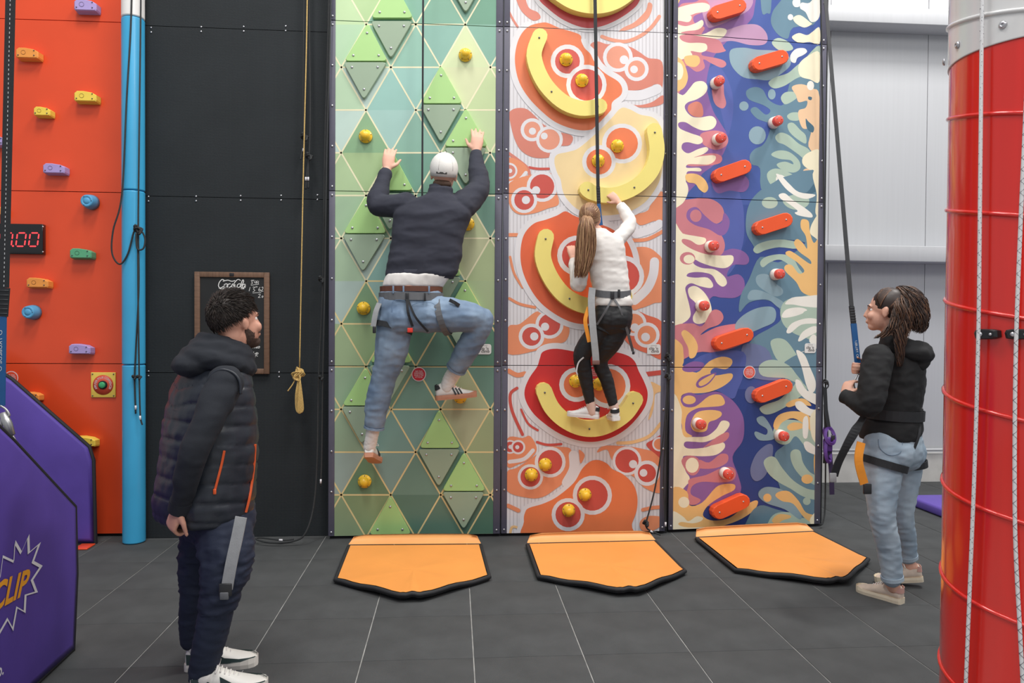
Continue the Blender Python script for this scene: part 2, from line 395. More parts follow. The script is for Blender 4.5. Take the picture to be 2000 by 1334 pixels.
blob(B, STR, [(1090, 150), (1170, 138), (1170, 330), (1100, 340), (1000, 370), (960, 300), (1060, 260)]); strk(B, WHT, [(970, 435), (1080, 400), (1140, 360)], 62); strk(B, STR, [(925, 480), (1050, 472), (1170, 412)], 26); strk(B, WHT, [(990, 270), (1040, 250), (1075, 210)], 20)
blob(B, STR, [(900, 560), (960, 532), (1050, 530), (1120, 570), (1170, 650), (1170, 900), (1100, 935), (1000, 972), (940, 962), (925, 700)]); strk(B, WHT, [(1105, 635), (1095, 730), (1050, 830), (960, 915)], 66)
strk(B, STR, [(55, 440), (110, 440)], 26); strk(B, STR, [(60, 600), (90, 720), (150, 820)], 18); strk(B, STR, [(55, 900), (130, 940), (240, 965)], 20)
blob(B, STR, [(45, 1110), (130, 1085), (240, 1000), (290, 1010), (440, 1090), (490, 1120), (460, 1210), (350, 1240), (260, 1275), (45, 1300)])
ring(B, 345, 1090, 102, 78, RED, (313, 1105, 30)); ring(B, 215, 1175, 93, 68, RED, (235, 1175, 30))
blob(B, (222, 112, 84), [(960, 1000), (1050, 1020), (1170, 1090), (1170, 1330), (1060, 1300), (960, 1260), (890, 1200), (870, 1130)]); ring(B, 955, 1080, 92, 70, STR, (962, 1110, 30)); ring(B, 1050, 1165, 92, 68, STR, (1040, 1180, 32))
strk(Cc, RED, [(110, 215), (62, 260), (75, 380), (150, 550)], 22); strk(Cc, RED, [(140, 370), (190, 470), (260, 520)], 16); strk(Cc, STR, [(50, 90), (110, 120), (165, 110)], 34); strk(Cc, RED, [(1040, 115), (1165, 100)], 34)
strk(Cc, OYE, [(1150, 470), (1070, 560), (950, 605), (840, 612)], 24); blob(Cc, OYE, [(1075, 170), (1130, 190), (1165, 215), (1150, 240), (1110, 260), (1100, 350), (1080, 420), (1060, 440), (1085, 330), (1095, 240)])
strk(Cc, RED, [(255, 605), (330, 625), (430, 620)], 18)
blob(Cc, STR, [(40, 580), (150, 575), (200, 560), (240, 610), (250, 670), (200, 730), (120, 765), (40, 780)]); ring(Cc, 60, 640, 50, 38, RED, (62, 640, 15)); ring(Cc, 118, 642, 52, 38, RED, (112, 642, 15)); strk(Cc, WHT, [(55, 748), (160, 728), (225, 665)], 28)
blob(Cc, STR, [(40, 820), (110, 790), (260, 690), (330, 640), (440, 640), (500, 660), (505, 760), (450, 890), (380, 950), (300, 1000), (200, 1010), (40, 960)])
ring(Cc, 350, 750, 112, 88, RED); ring(Cc, 207, 857, 92, 72, RED); strk(Cc, WHT, [(520, 700), (522, 800), (470, 900)], 72)
blob(Cc, STR, [(560, 660), (600, 700), (570, 760), (560, 700)]); blob(Cc, STR, [(690, 680), (720, 640), (800, 630), (1000, 650), (1165, 720), (1165, 960), (1040, 940), (960, 860), (840, 790), (790, 720), (760, 660)])
ring(Cc, 905, 742, 105, 85, RED, (950, 765, 30)); ring(Cc, 1050, 830, 92, 66, RED, (1025, 828, 28)); blob(Cc, RED, [(1045, 625), (1090, 590), (1165, 560), (1165, 720), (1110, 690)]); ring(Cc, 1140, 620, 52, 40, STR)
strk(Cc, STR, [(1020, 1095), (1090, 1080), (1160, 1075)], 26); blob(Cc, STR, [(1000, 1180), (1060, 1140), (1165, 1150), (1165, 1200), (1080, 1250), (1010, 1240)]); strk(Cc, STR, [(45, 1065), (120, 1100)], 30); strk(Cc, OYE, [(60, 1270), (75, 1220), (120, 1230), (130, 1290)], 18)
# big faces
blob(A, MAR, [(270, 0), (330, 60), (420, 130), (520, 180), (620, 205), (720, 192), (820, 152), (920, 90), (990, 20), (1010, -80), (980, -300), (620, -420), (300, -300), (250, -80)], 60)
blob(A, ORG, [(200, 190), (290, 165), (340, 170), (420, 205), (560, 250), (575, 300), (600, 350), (640, 390), (665, 440), (700, 490), (760, 540), (840, 590), (870, 640), (860, 690), (800, 740), (790, 800), (760, 870), (690, 925), (600, 945), (500, 930), (380, 880), (270, 790), (180, 690), (120, 580), (95, 450), (105, 340), (140, 250)], 84)
ring(A, 475, 445, 122, 90, RED); ring(A, 612, 615, 146, 115, RED)
y3 = A([(860, 785), (920, 790), (1000, 830), (1090, 850), (1140, 900), (1165, 1000), (1170, 1150)]) + B([(1150, 20), (1110, 110), (1040, 200), (950, 260), (850, 290), (740, 300), (640, 290), (540, 250), (470, 180), (440, 120), (425, 40)]) + A([(400, 1250), (380, 1170), (400, 1120), (480, 1100), (560, 1070), (700, 950), (790, 860)])
sh2.append((WHT, stroke(y3, 22, True))); sh2.append((YEL, C2(y3)))
ring(A, 870, 1040, 145, 115, ORG); ring(A, 703, 1172, 122, 92, ORG)
blob(B, (226, 104, 66), [(460, 270), (520, 300), (600, 330), (700, 360), (800, 400), (900, 480), (950, 600), (955, 720), (920, 850), (850, 960), (740, 1045), (620, 1085), (500, 1070), (380, 1010), (270, 920), (190, 800), (145, 680), (135, 560), (160, 440), (230, 360), (320, 330), (400, 300)], 84)
ring(B, 545, 590, 145, 110, RED); ring(B, 880, 740, 150, 116, RED)
blob(Cc, (204, 48, 48), [(275, 0), (300, -50), (400, -70), (600, -40), (780, -50), (900, -25), (960, 20), (990, 90), (1030, 170), (1055, 250), (1040, 340), (980, 430), (900, 510), (800, 570), (680, 602), (560, 595), (430, 550), (320, 480), (230, 400), (175, 310), (165, 230), (200, 140), (255, 60)], 84)
ring(Cc, 540, 190, 125, 92, ORG); ring(Cc, 770, 200, 160, 126, ORG)
blob(Cc, (233, 126, 78), [(195, 1330), (160, 1180), (170, 1110), (200, 1080), (300, 1050), (400, 1000), (520, 900), (580, 800), (640, 745), (700, 735), (760, 760), (800, 800), (880, 840), (950, 910), (980, 1000), (975, 1100), (940, 1200), (905, 1330)], 60)
ring(Cc, 655, 990, 142, 112, RED); ring(Cc, 480, 1130, 120, 92, RED)
cw2, seams2 = climbing_wall('tall climbing wall printed with smiling orange blob faces on white', W2, (714, 381, 58), 1140, rails(W2, [(981, 992), (1291, 1302)]), (226, 224, 228), sh2)
# ---- blue and purple blob wall
W3 = Wall((1.575, 5.315), (2.80, 5.425))
D = crop(1290, 0, KS); E3 = crop(1290, 340, KS); G = crop(1290, 690, KS)
CR = (244, 234, 204); YE = (243, 224, 158); OR = (241, 192, 124); PK = (206, 128, 136); PU = (140, 98, 160); LP = (186, 146, 178); NB = (84, 98, 168); TE = (104, 136, 154); LT = (140, 166, 178); SG = (176, 196, 180); WH = (241, 237, 228); PE = (236, 198, 160); DT = (74, 108, 128); SL = (112, 122, 162)
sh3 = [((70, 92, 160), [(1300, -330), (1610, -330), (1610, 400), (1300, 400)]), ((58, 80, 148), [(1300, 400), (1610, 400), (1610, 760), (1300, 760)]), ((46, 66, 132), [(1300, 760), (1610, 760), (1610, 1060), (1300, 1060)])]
def bl(cr, col, *lists):
    for pts in lists: sh3.append((col, C2(cr(pts), 4)))
def ov(cr, col, x, y, rx, ry): sh3.append((col, circ(*cr([(x, y)])[0], rx*KS, 18, ry*KS)))
bl(D, PU, [(240, -300), (680, -300), (680, 60), (640, 160), (560, 230), (450, 330), (380, 420), (345, 520), (335, 640), (380, 800), (440, 900), (490, 1000), (450, 1120), (380, 1200), (300, 1260), (250, 1340), (60, 1340), (60, -300)])
bl(D, LP, [(470, 220), (600, 180), (700, 180), (760, 230), (775, 290), (740, 325), (640, 325), (540, 300), (470, 300), (300, 330), (250, 280)], [(300, -40), (520, -60), (660, -20), (650, 60), (560, 120), (400, 190), (330, 180)])
bl(D, NB, [(350, 500), (420, 480), (480, 560), (520, 680), (525, 820), (490, 980), (460, 900), (430, 780), (380, 700), (340, 640)])
bl(D, PK, [(130, 50), (160, 25), (250, 15), (290, -5), (340, 10), (350, 50), (300, 90), (240, 120), (250, 170), (320, 200), (300, 260), (420, 290), (460, 350), (470, 370), (400, 385), (320, 370), (300, 400), (400, 420), (460, 440), (475, 470), (440, 490), (370, 460), (310, 430), (320, 490), (260, 520), (180, 480), (150, 640), (80, 700), (80, 50)], [(290, 970), (380, 945), (460, 960), (490, 1010), (470, 1060), (400, 1085), (330, 1060), (300, 1030)], [(380, 600), (450, 600), (460, 680), (475, 750), (450, 785), (400, 760), (375, 690)], [(360, 1110), (440, 1130), (430, 1180), (330, 1200), (200, 1200), (200, 1150)])
bl(D, CR, [(60, 80), (200, 105), (225, 130), (200, 160), (130, 150), (115, 170), (180, 190), (250, 170), (300, 145), (310, 180), (270, 215), (190, 225), (150, 240), (300, 250), (400, 205), (470, 210), (475, 240), (430, 280), (330, 270), (200, 250), (140, 260), (150, 290), (200, 310), (280, 310), (330, 320), (335, 360), (290, 380), (220, 370), (230, 400), (190, 420), (60, 415)])
bl(D, OR, [(60, -300), (130, -300), (150, -60), (120, 40), (60, 90)], [(170, 420), (200, 402), (270, 405), (285, 450), (250, 485), (190, 470)], [(60, 420), (150, 430), (195, 530), (190, 600), (150, 650), (60, 660)])
bl(D, CR, [(60, 455), (140, 455), (165, 510), (150, 570), (110, 580), (60, 575)], [(90, 80), (180, 40), (300, 20), (355, 40), (340, 80), (260, 95), (200, 110)])
bl(D, CR, [(60, 700), (160, 690), (210, 640), (250, 595), (310, 590), (340, 630), (320, 680), (260, 720), (200, 740), (175, 770), (190, 810), (230, 845), (290, 850), (370, 840), (405, 880), (380, 930), (310, 945), (240, 920), (180, 885), (130, 890), (140, 930), (220, 965), (290, 990), (305, 1025), (270, 1045), (200, 1030), (160, 1040), (155, 1080), (200, 1110), (270, 1080), (330, 1065), (345, 1085), (310, 1115), (240, 1140), (300, 1130), (390, 1125), (395, 1160), (350, 1190), (280, 1190), (200, 1190), (190, 1215), (280, 1215), (290, 1240), (200, 1240), (185, 1280), (170, 1340), (60, 1340)])
bl(D, SAL, [(205, 760), (260, 735), (300, 760), (305, 840), (240, 842), (200, 805)])
bl(D, TE, [(720, -300), (800, -300), (800, 60), (770, 95), (730, 70)], [(850, 30), (960, -100), (1140, -300), (1140, 140), (960, 200), (920, 280), (850, 250), (800, 170), (810, 90)])
bl(D, LT, [(510, 360), (600, 345), (700, 360), (860, 370), (930, 410), (940, 470), (880, 530), (790, 580), (700, 575), (600, 560), (530, 500), (500, 430)])
bl(D, TE, [(620, 660), (680, 630), (740, 650), (780, 720), (850, 760), (900, 740), (960, 560), (1150, 500), (1150, 1400), (760, 1400), (720, 1220), (660, 1190), (645, 1130), (680, 1080), (740, 1050), (780, 980), (790, 900), (700, 860), (650, 800), (690, 775), (760, 830), (795, 800), (740, 760), (640, 720)])
bl(D, SG, [(805, 310), (850, 275), (920, 300), (960, 350), (920, 370), (850, 360)], [(780, 600), (830, 560), (920, 530), (980, 480), (1040, 430), (1150, 330), (1150, 520), (1000, 560), (900, 620), (820, 640)], [(870, 710), (900, 670), (960, 665), (1000, 690), (960, 730), (900, 755)], [(915, 840), (950, 815), (1010, 820), (1000, 870), (940, 870)], [(920, 900), (960, 890), (1010, 940), (1050, 980), (1050, 1040), (980, 1000), (930, 950)], [(830, 990), (870, 960), (930, 980), (1000, 1040), (1080, 1090), (1100, 1200), (1000, 1120), (900, 1050), (850, 1030)], [(800, 1120), (850, 1090), (930, 1100), (1000, 1160), (1010, 1220), (960, 1250), (880, 1230), (840, 1190), (900, 1170), (960, 1190), (940, 1160), (860, 1150)], [(770, 1260), (830, 1220), (930, 1250), (1040, 1330), (900, 1400), (800, 1340)])
ov(D, LT, 700, 980, 62, 66); ov(D, LT, 603, 768, 34, 34); ov(D, LT, 805, 683, 28, 38); ov(D, TE, 600, 1, 1, 1)
bl(D, PE, [(950, 630), (1020, 610), (1100, 640), (1150, 700), (1150, 1100), (1070, 1060), (1090, 940), (1030, 930), (1000, 860), (1000, 800), (1050, 780), (1060, 730), (1000, 740), (980, 690)], [(1030, 1240), (1080, 1220), (1150, 1260), (1150, 1400), (1060, 1340)])
bl(D, DT, [(1050, 860), (1070, 880), (1110, 920), (1100, 960), (1060, 930)], [(1070, 700), (1095, 705), (1090, 725), (1070, 720)])
bl(D, CR, [(1000, 470), (1060, 410), (1150, 380), (1150, 590), (1080, 575), (1010, 550)], [(1030, 1140), (1080, 1100), (1150, 1090), (1150, 1250), (1080, 1230), (1030, 1190)], [(960, 130), (1010, 110), (1080, 160), (1095, 175), (1040, 200), (980, 170)], [(950, 270), (1000, 240), (1060, 255), (1100, 230), (1150, 200), (1150, 320), (1080, 305), (1000, 310)])
bl(D, WH, [(955, 10), (1000, -40), (1010, 40), (970, 50)], [(1020, 20), (1080, 20), (1150, -60), (1150, 120), (1090, 160), (1050, 90), (1010, 60)], [(940, 400), (980, 355), (1040, 350), (1060, 375), (1030, 400), (990, 420), (975, 455), (945, 445)], [(835, 1290), (870, 1265), (920, 1300), (980, 1380), (860, 1380)])
ov(D, WH, 940, 125, 20, 22); ov(D, WH, 1085, 620, 26, 34); ov(D, OR, 1060, 250, 1, 1)
# middle
bl(E3, NB, [(350, 60), (520, 60), (590, 200), (605, 350), (600, 480), (560, 620), (500, 720), (430, 760), (300, 700), (300, 200)])
bl(E3, PU, [(380, 30), (520, -20), (620, 20), (640, 80), (600, 130), (500, 120), (420, 140), (380, 100)])
bl(E3, PU, [(80, 500), (300, 560), (440, 560), (520, 540), (600, 560), (640, 610), (620, 655), (520, 660), (480, 740), (560, 725), (605, 770), (600, 850), (540, 895), (440, 895), (360, 900), (300, 1100), (80, 1200)])
bl(E3, PK, [(80, 230), (230, 180), (360, 180), (440, 230), (460, 300), (430, 350), (380, 355), (320, 300), (260, 250), (200, 260), (200, 320), (300, 380), (400, 410), (450, 460), (465, 530), (430, 590), (330, 590), (240, 560), (170, 510), (80, 480)])
bl(E3, PU, [(460, 280), (500, 340), (480, 420), (430, 445), (350, 400), (250, 370), (190, 320), (200, 260), (260, 240), (320, 300), (390, 355), (440, 350)]); ov(E3, PK, 255, 302, 42, 45)
bl(E3, CR, [(80, 380), (160, 430), (260, 450), (325, 465), (320, 500), (270, 512), (215, 480), (160, 470), (160, 500), (230, 545), (330, 580), (440, 590), (520, 590), (522, 640), (470, 680), (380, 670), (290, 640), (250, 620), (240, 650), (300, 680), (390, 690), (460, 740), (480, 790), (450, 815), (410, 790), (370, 730), (290, 710), (210, 715), (190, 740), (250, 750), (340, 750), (380, 800), (360, 825), (280, 810), (220, 790), (180, 820), (190, 880), (210, 960), (215, 1030), (160, 1080), (80, 1090)])
ov(E3, PK, 195, 610, 56, 46); ov(E3, CR, 206, 616, 40, 32)
bl(E3, CR, [(200, 830), (250, 810), (310, 850), (355, 920), (370, 1000), (340, 1060), (280, 1085), (240, 1070), (235, 1030), (260, 980), (250, 930), (210, 890)], [(80, -20), (170, 40), (200, 100), (190, 160), (150, 220), (80, 230)])
bl(E3, OR, [(190, 0), (260, 0), (320, 40), (345, 100), (320, 135), (280, 110), (250, 70), (200, 60), (180, 30)])
bl(E3, PK, [(80, 1120), (220, 1080), (300, 1100), (370, 990), (430, 990), (455, 1040), (420, 1090), (340, 1120), (290, 1165), (400, 1110), (530, 1085), (620, 1090), (650, 1130), (640, 1200), (520, 1260), (380, 1290), (270, 1290), (80, 1360)])
bl(E3, OR, [(150, 1150), (180, 1130), (240, 1180), (270, 1250), (250, 1320), (210, 1330), (200, 1260), (170, 1200)], [(80, 1200), (150, 1230), (165, 1290), (160, 1380), (80, 1400)])
bl(E3, TE, [(620, 300), (650, 200), (720, 120), (820, 60), (900, 20), (1150, 0), (1150, 480), (990, 480), (860, 480), (720, 560), (660, 500), (620, 420)], [(720, 600), (850, 640), (980, 560), (1150, 500), (1150, 1360), (610, 1360), (600, 1290), (680, 1180), (800, 1110), (870, 1050), (850, 960), (760, 910), (640, 930), (570, 1000), (580, 880), (640, 760)])
bl(E3, LT, [(690, 750), (720, 725), (780, 730), (830, 790), (880, 830), (880, 870), (830, 885), (760, 850), (700, 800)], [(630, 880), (660, 840), (730, 845), (830, 890), (900, 940), (860, 970), (780, 910), (690, 910), (640, 910)], [(540, 1090), (600, 1020), (700, 970), (800, 960), (835, 1000), (820, 1070), (740, 1110), (640, 1150), (560, 1150)])
bl(E3, SG, [(670, 550), (700, 510), (790, 480), (900, 475), (1000, 500), (980, 540), (860, 530), (760, 550), (700, 575)], [(720, 640), (760, 600), (860, 580), (950, 600), (1000, 680), (1040, 740), (1000, 755), (930, 660), (860, 620), (790, 640), (740, 675)], [(885, 190), (960, 150), (1060, 160), (1070, 220), (1000, 260), (920, 240)], [(865, 1000), (900, 920), (1000, 890), (1150, 900), (1150, 1200), (1040, 1180), (960, 1150), (890, 1090)], [(795, 1230), (830, 1190), (900, 1200), (960, 1270), (1000, 1360), (860, 1360)])
ov(E3, SG, 790, 208, 58, 42); bl(E3, DT, [(1000, 130), (1060, 130), (1120, 60), (1130, 120), (1060, 150)])
bl(E3, OR, [(1020, 330), (1070, 340), (1080, 420), (1110, 500), (1160, 470), (1160, 880), (1080, 880), (1020, 850), (980, 780), (900, 700), (905, 660), (950, 660), (1000, 720), (1040, 700), (990, 640), (905, 580), (930, 555), (980, 580), (1080, 650), (1080, 620), (1000, 560), (965, 500), (990, 470), (1030, 500), (1060, 540), (1050, 450), (1015, 390)])
bl(E3, CR, [(1080, 420), (1100, 350), (1160, 280), (1160, 470), (1110, 455)], [(1100, 0), (1160, -40), (1160, 300), (1120, 280), (1130, 150)])
bl(E3, WH, [(835, 5), (870, 10), (930, 70), (1000, 130), (1120, 150), (1060, 180), (980, 160), (900, 100)], [(855, 150), (900, 140), (960, 190), (1050, 250), (1095, 290), (1090, 315), (1000, 300), (970, 280), (990, 265), (920, 210), (870, 180)], [(900, 940), (950, 895), (1050, 885), (1160, 880), (1160, 960), (1050, 960), (960, 945)], [(875, 1030), (910, 980), (1000, 965), (1060, 985), (1000, 1020), (910, 1040)], [(910, 1140), (950, 1080), (1050, 1045), (1130, 1050), (1130, 1080), (1020, 1090), (940, 1150)], [(995, 1200), (1030, 1140), (1110, 1100), (1150, 1130), (1060, 1180), (1010, 1210)], [(1075, 1210), (1110, 1160), (1160, 1230), (1150, 1280)], [(980, 1320), (1040, 1280), (1080, 1300), (1060, 1380), (990, 1380)])
ov(E3, SG, 1065, 1010, 34, 22)
# lower
bl(G, SL, [(595, -60), (760, -40), (830, 100), (870, 190), (700, 185), (610, 130)])
bl(G, PU, [(330, 290), (420, 280), (520, 340), (590, 440), (605, 540), (590, 640), (520, 750), (560, 880), (580, 1000), (480, 1100), (300, 1100), (180, 1050), (150, 700), (150, 350)])
bl(G, NB, [(200, 90), (340, 0), (600, -10), (600, 150), (560, 260), (520, 330), (400, 270), (260, 300), (180, 200)])
bl(G, OR, [(80, 60), (160, 90), (260, 140), (350, 60), (440, 25), (510, 40), (515, 80), (470, 115), (390, 105), (360, 140), (400, 160), (510, 145), (515, 185), (450, 240), (350, 280), (250, 290), (200, 285), (150, 310), (165, 380), (250, 385), (350, 310), (430, 300), (465, 350), (440, 380), (330, 390), (260, 400), (190, 450), (180, 560), (230, 600), (160, 600), (150, 500), (80, 400)])
bl(G, PU, [(260, 210), (300, 170), (390, 140), (400, 155), (350, 220), (290, 250), (260, 240)], [(160, 100), (230, 60), (310, 70), (300, 110), (230, 135), (170, 130)]); bl(G, OR, [(275, 215), (310, 185), (380, 150), (385, 165), (340, 215), (290, 238)])
ov(G, PU, 210, 336, 66, 52); ov(G, OR, 207, 337, 48, 32)
bl(G, CR, [(80, 320), (150, 400), (150, 520), (170, 600), (230, 605), (330, 600), (400, 550), (440, 490), (490, 495), (495, 530), (440, 590), (330, 640), (240, 640), (180, 640), (170, 670), (210, 690), (330, 680), (410, 645), (460, 650), (460, 690), (400, 735), (300, 745), (190, 740), (160, 760), (180, 850), (210, 900), (190, 950), (80, 990)])
bl(G, OR, [(220, 500), (260, 430), (350, 410), (430, 420), (440, 450), (400, 480), (350, 500), (330, 560), (270, 570), (230, 550)])
bl(G, PK, [(480, 570), (495, 600), (450, 645), (330, 675), (300, 690), (400, 610)], [(280, 770), (350, 790), (430, 730), (485, 735), (480, 790), (400, 830), (300, 835), (270, 820)], [(210, 910), (330, 880), (440, 830), (520, 825), (545, 870), (520, 920), (430, 935), (300, 930), (230, 960), (220, 1020), (290, 1060), (250, 1095), (200, 1090), (180, 1040), (200, 960)], [(150, 780), (200, 740), (270, 760), (285, 830), (250, 880), (200, 870)])
ov(G, CR, 228, 810, 48, 55)
bl(G, OR, [(80, 990), (190, 1000), (210, 1100), (300, 1080), (400, 970), (470, 945), (535, 950), (530, 990), (450, 1030), (370, 1080), (320, 1130), (310, 1180), (380, 1210), (500, 1190), (600, 1110), (680, 1065), (705, 1080), (670, 1140), (560, 1210), (400, 1265), (300, 1300), (80, 1340)])
ov(G, CR, 168, 1078, 40, 40); bl(G, CR, [(80, 1150), (160, 1180), (200, 1215), (260, 1180), (305, 1190), (290, 1215), (230, 1230), (150, 1220), (130, 1240), (200, 1260), (400, 1262), (400, 1340), (80, 1340)])
bl(G, TE, [(900, 60), (1150, -20), (1150, 320), (1000, 320), (940, 250), (900, 180)], [(830, 720), (900, 660), (1000, 560), (1150, 500), (1150, 1300), (640, 1320), (640, 1180), (720, 1100), (840, 1130), (1000, 1170), (960, 1130), (820, 1090), (720, 1050), (710, 1000), (760, 970), (860, 990), (840, 900), (830, 800)])
bl(G, SG, [(710, 100), (760, 55), (840, 50), (930, 90), (980, 150), (1030, 220), (950, 200), (900, 180), (740, 165)], [(715, 400), (760, 370), (850, 340), (900, 300), (950, 250), (1000, 200), (1060, 260), (990, 330), (900, 390), (810, 435), (750, 440)], [(815, 560), (850, 500), (930, 480), (1080, 520), (1130, 700), (1060, 690), (980, 600), (930, 650), (880, 660), (830, 630)])
bl(G, LT, [(695, 470), (740, 455), (780, 500), (810, 560), (820, 620), (720, 630), (680, 590), (690, 565), (760, 590), (770, 550), (710, 510)]); ov(G, SL, 655, 300, 46, 62)
bl(G, SL, [(650, 830), (690, 730), (760, 665), (810, 665), (805, 760), (760, 880), (700, 925), (660, 900)])
bl(G, SG, [(745, 790), (780, 750), (830, 755), (880, 830), (960, 920), (1060, 980), (1150, 1000), (1150, 1060), (1040, 1040), (940, 980), (850, 930), (780, 870)], [(940, 720), (970, 695), (1010, 710), (1030, 790), (1080, 860), (1150, 900), (1150, 960), (1050, 920), (980, 850), (945, 780)], [(780, 1220), (830, 1160), (930, 1150), (1010, 1190), (1140, 1200), (1140, 1290), (780, 1290)])
bl(G, LT, [(710, 1010), (750, 970), (820, 970), (900, 1000), (1000, 1100), (1020, 1180), (1000, 1200), (900, 1130), (780, 1090), (720, 1050)])
bl(G, OR, [(815, 520), (850, 450), (940, 420), (1040, 430), (1090, 480), (1085, 560), (1050, 520), (960, 470), (880, 500), (840, 555)], [(915, 530), (960, 500), (1030, 510), (1030, 540), (940, 560)], [(1110, 740), (1150, 680), (1150, 900), (1115, 880)], [(830, 1030), (860, 1000), (930, 1000), (1000, 1070), (1050, 1150), (1130, 1180), (1130, 1240), (1040, 1190), (960, 1090), (880, 1070)], [(805, 1210), (850, 1165), (930, 1170), (940, 1190), (880, 1210), (840, 1240)], [(905, 370), (960, 335), (1040, 330), (1090, 380), (1000, 370), (930, 390)])
ov(G, OR, 1060, 910, 42, 34); ov(G, OR, 772, 1045, 30, 30); ov(G, SG, 1057, 1070, 28, 28)
bl(G, WH, [(980, -20), (1040, 10), (1080, 100), (1120, 200), (1115, 270), (1080, 285), (1050, 220), (1020, 100)], [(975, 195), (1010, 200), (1060, 270), (1160, 310), (1160, 380), (1060, 340), (990, 270)], [(975, 355), (1020, 350), (1080, 400), (1160, 420), (1160, 480), (1050, 440), (985, 400)], [(1030, 480), (1060, 455), (1070, 520), (1060, 610), (1030, 600)], [(1035, 650), (1070, 640), (1140, 700), (1150, 740), (1060, 710)])
bl(G, CR, [(1090, 440), (1160, 400), (1160, 660), (1100, 620), (1080, 520)], [(1085, 1190), (1160, 1120), (1160, 1270), (1090, 1240)])
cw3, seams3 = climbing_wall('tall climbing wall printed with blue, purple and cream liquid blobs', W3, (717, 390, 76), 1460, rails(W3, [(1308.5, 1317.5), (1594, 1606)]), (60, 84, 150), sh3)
# ---- orange wall on the left, blue padded pole
W0 = Wall((-4.6, 5.46), (-2.305, 5.43))
orange = mat((231, 78, 38), 0.38, 0.04, 3, coat=0.25)
cw0, seams0 = climbing_wall('glossy orange climbing wall with coloured brick holds beside blue pole', W0, (710, 374, 40), 120, [], (231, 78, 38), [])
for ch in cw0.children:
    if ch.name.startswith('panel'): ch.data.materials[0] = orange
pole = thing('padded_pole', at(262, 1048, 5.285), 'tall round pole padded in blue with a white top section', 'padded pole')
pb = at(262, 1048, 5.285); pt_ = at(268, 0, 5.285)
def zline(py): return at(262, py, 5.285).z
blue = mat((62, 168, 216), 0.4, 0.04, 4, coat=0.2); wpad = mat((232, 230, 228), 0.45)
for z0, z1, m in ((0.0, zline(712), blue), (zline(712), zline(374), blue), (zline(374), zline(38), blue), (zline(38), 5.6, wpad)):
    MB().disc_stack((pb.x, pb.y, 0), UP, [(0.066, z0 + 0.002), (0.073, z0 + 0.008), (0.073, z1 - 0.008), (0.066, z1 - 0.002)], 28).build('sleeve', m, pole)
# ================================================================ holds
lgreen = mat((170, 212, 136), 0.42, 0.04, 3); dgreen = mat((150, 170, 146), 0.5, 0.05, 3)
def tri_hold(cs, m, label, group):
    cx = sum(c[0] for c in cs)/3; cy = sum(c[1] for c in cs)/3; out = []
    for i, c in enumerate(cs):   # rounded corners
        p, q = cs[i - 1], cs[(i + 1) % 3]; a = V((p[0] - c[0], p[1] - c[1])).normalized()*9; b = V((q[0] - c[0], q[1] - c[1])).normalized()*9
        for t in (0, 0.33, 0.67, 1): 
            w0, w1, w2 = (1 - t)**2, 2*t*(1 - t), t*t; out.append((c[0] + a.x*w0 + b.x*w2, c[1] + a.y*w0 + b.y*w2))
    P = [W1.pt(x, y, 0.003) for x, y in out]; t = 0.03
    cen = W1.pt(cx, cy, 0.003); inn = [cen + (p - cen)*0.975 + W1.n*t for p in P]
    th = thing('triangle_hold', cen + V((0, 0, min(p.z for p in P) - cen.z)), label, 'climbing hold', group)
    MB().prism(P, W1.n, t - 0.003, top=[p + W1.n*(t - 0.004) for p in P]).prism([p + W1.n*(t - 0.004) for p in P], W1.n, 0.004, top=inn).build('board', m, th)
    for c in cs: bolt(W1.pt(cx + (c[0] - cx)*0.58, cy + (c[1] - cy)*0.58, 0.0) + W1.n*(t + 0.003), W1.n, th, 0.009)
light, darkt = [], []
base8 = [('l', [(767, -34), (725, 42), (808, 42)], 331), ('d', [(724, 44), (807, 44), (764, 118)], 0), ('l', [(719, 47), (673, 122), (758, 122)], 0), ('d', [(671, 124), (757, 124), (711.5, 198)], 0), ('l', [(861, 129), (823, 204.5), (904, 204.5)], 0), ('d', [(819.5, 206.5), (903.5, 206.5), (861, 281)], 0), ('l', [(910, 212), (867, 288), (953, 288)], 0), ('d', [(867, 290), (951, 290), (909.5, 364)], 0)]
PERY = 334.7
for r in (-1, 0, 1, 2):
    for q, (k, cs, o) in enumerate(base8):
        dx = -2.0*max(r, 0)
        s = [(x + dx, y + r*PERY + (o if q == 0 else 0)) for x, y in cs]
        if max(y for x, y in s) < 8 or min(y for x, y in s) > 1046 or max(y for x, y in s) > 1052: continue
        (light if k == 'l' else darkt).append((W1.pt(*s[0]).z, s))
for lst, m, nm in ((light, lgreen, 'light green'), (darkt, dgreen, 'grey green')):
    lst.sort(key=lambda t: t[0])
    for i, (z, s) in enumerate(lst):
        tri_hold(s, m, '%s triangular hold on green wall, %s of its colour%s' % (nm, ORD[i], ' up from floor' if i else ', nearest the floor'), nm + ' triangle holds')
yellow = mat((243, 196, 48), 0.35, 0.05, 10, coat=0.2); pyellow = mat((241, 224, 128), 0.4, 0.03, 5); red = mat((224, 84, 70), 0.45, 0.05, 12); barm = mat((234, 88, 42), 0.42, 0.03, 6)
def dome(wall, px, py, label, group):
    p = wall.pt(px, py, 0.045) - wall.n*0.045 + wall.n*0.005
    t = thing('dome_hold', p - V((0, 0, 0.047)), label, 'climbing hold', group)
    MB().disc_stack(p, wall.n, [(0.047, 0), (0.047, 0.012), (0.043, 0.017), (0.035, 0.020), (0.032, 0.045), (0.027, 0.058), (0.017, 0.066), (0.004, 0.069)], 24).build('knob', yellow, t)
    for k in range(5):
        a = 2*math.pi*k/5 + 0.3; bolt(p + wall.n*0.0165 + (wall.u*math.cos(a) + UP*math.sin(a))*0.041, wall.n, t, 0.0035, darksteel, 'screw')
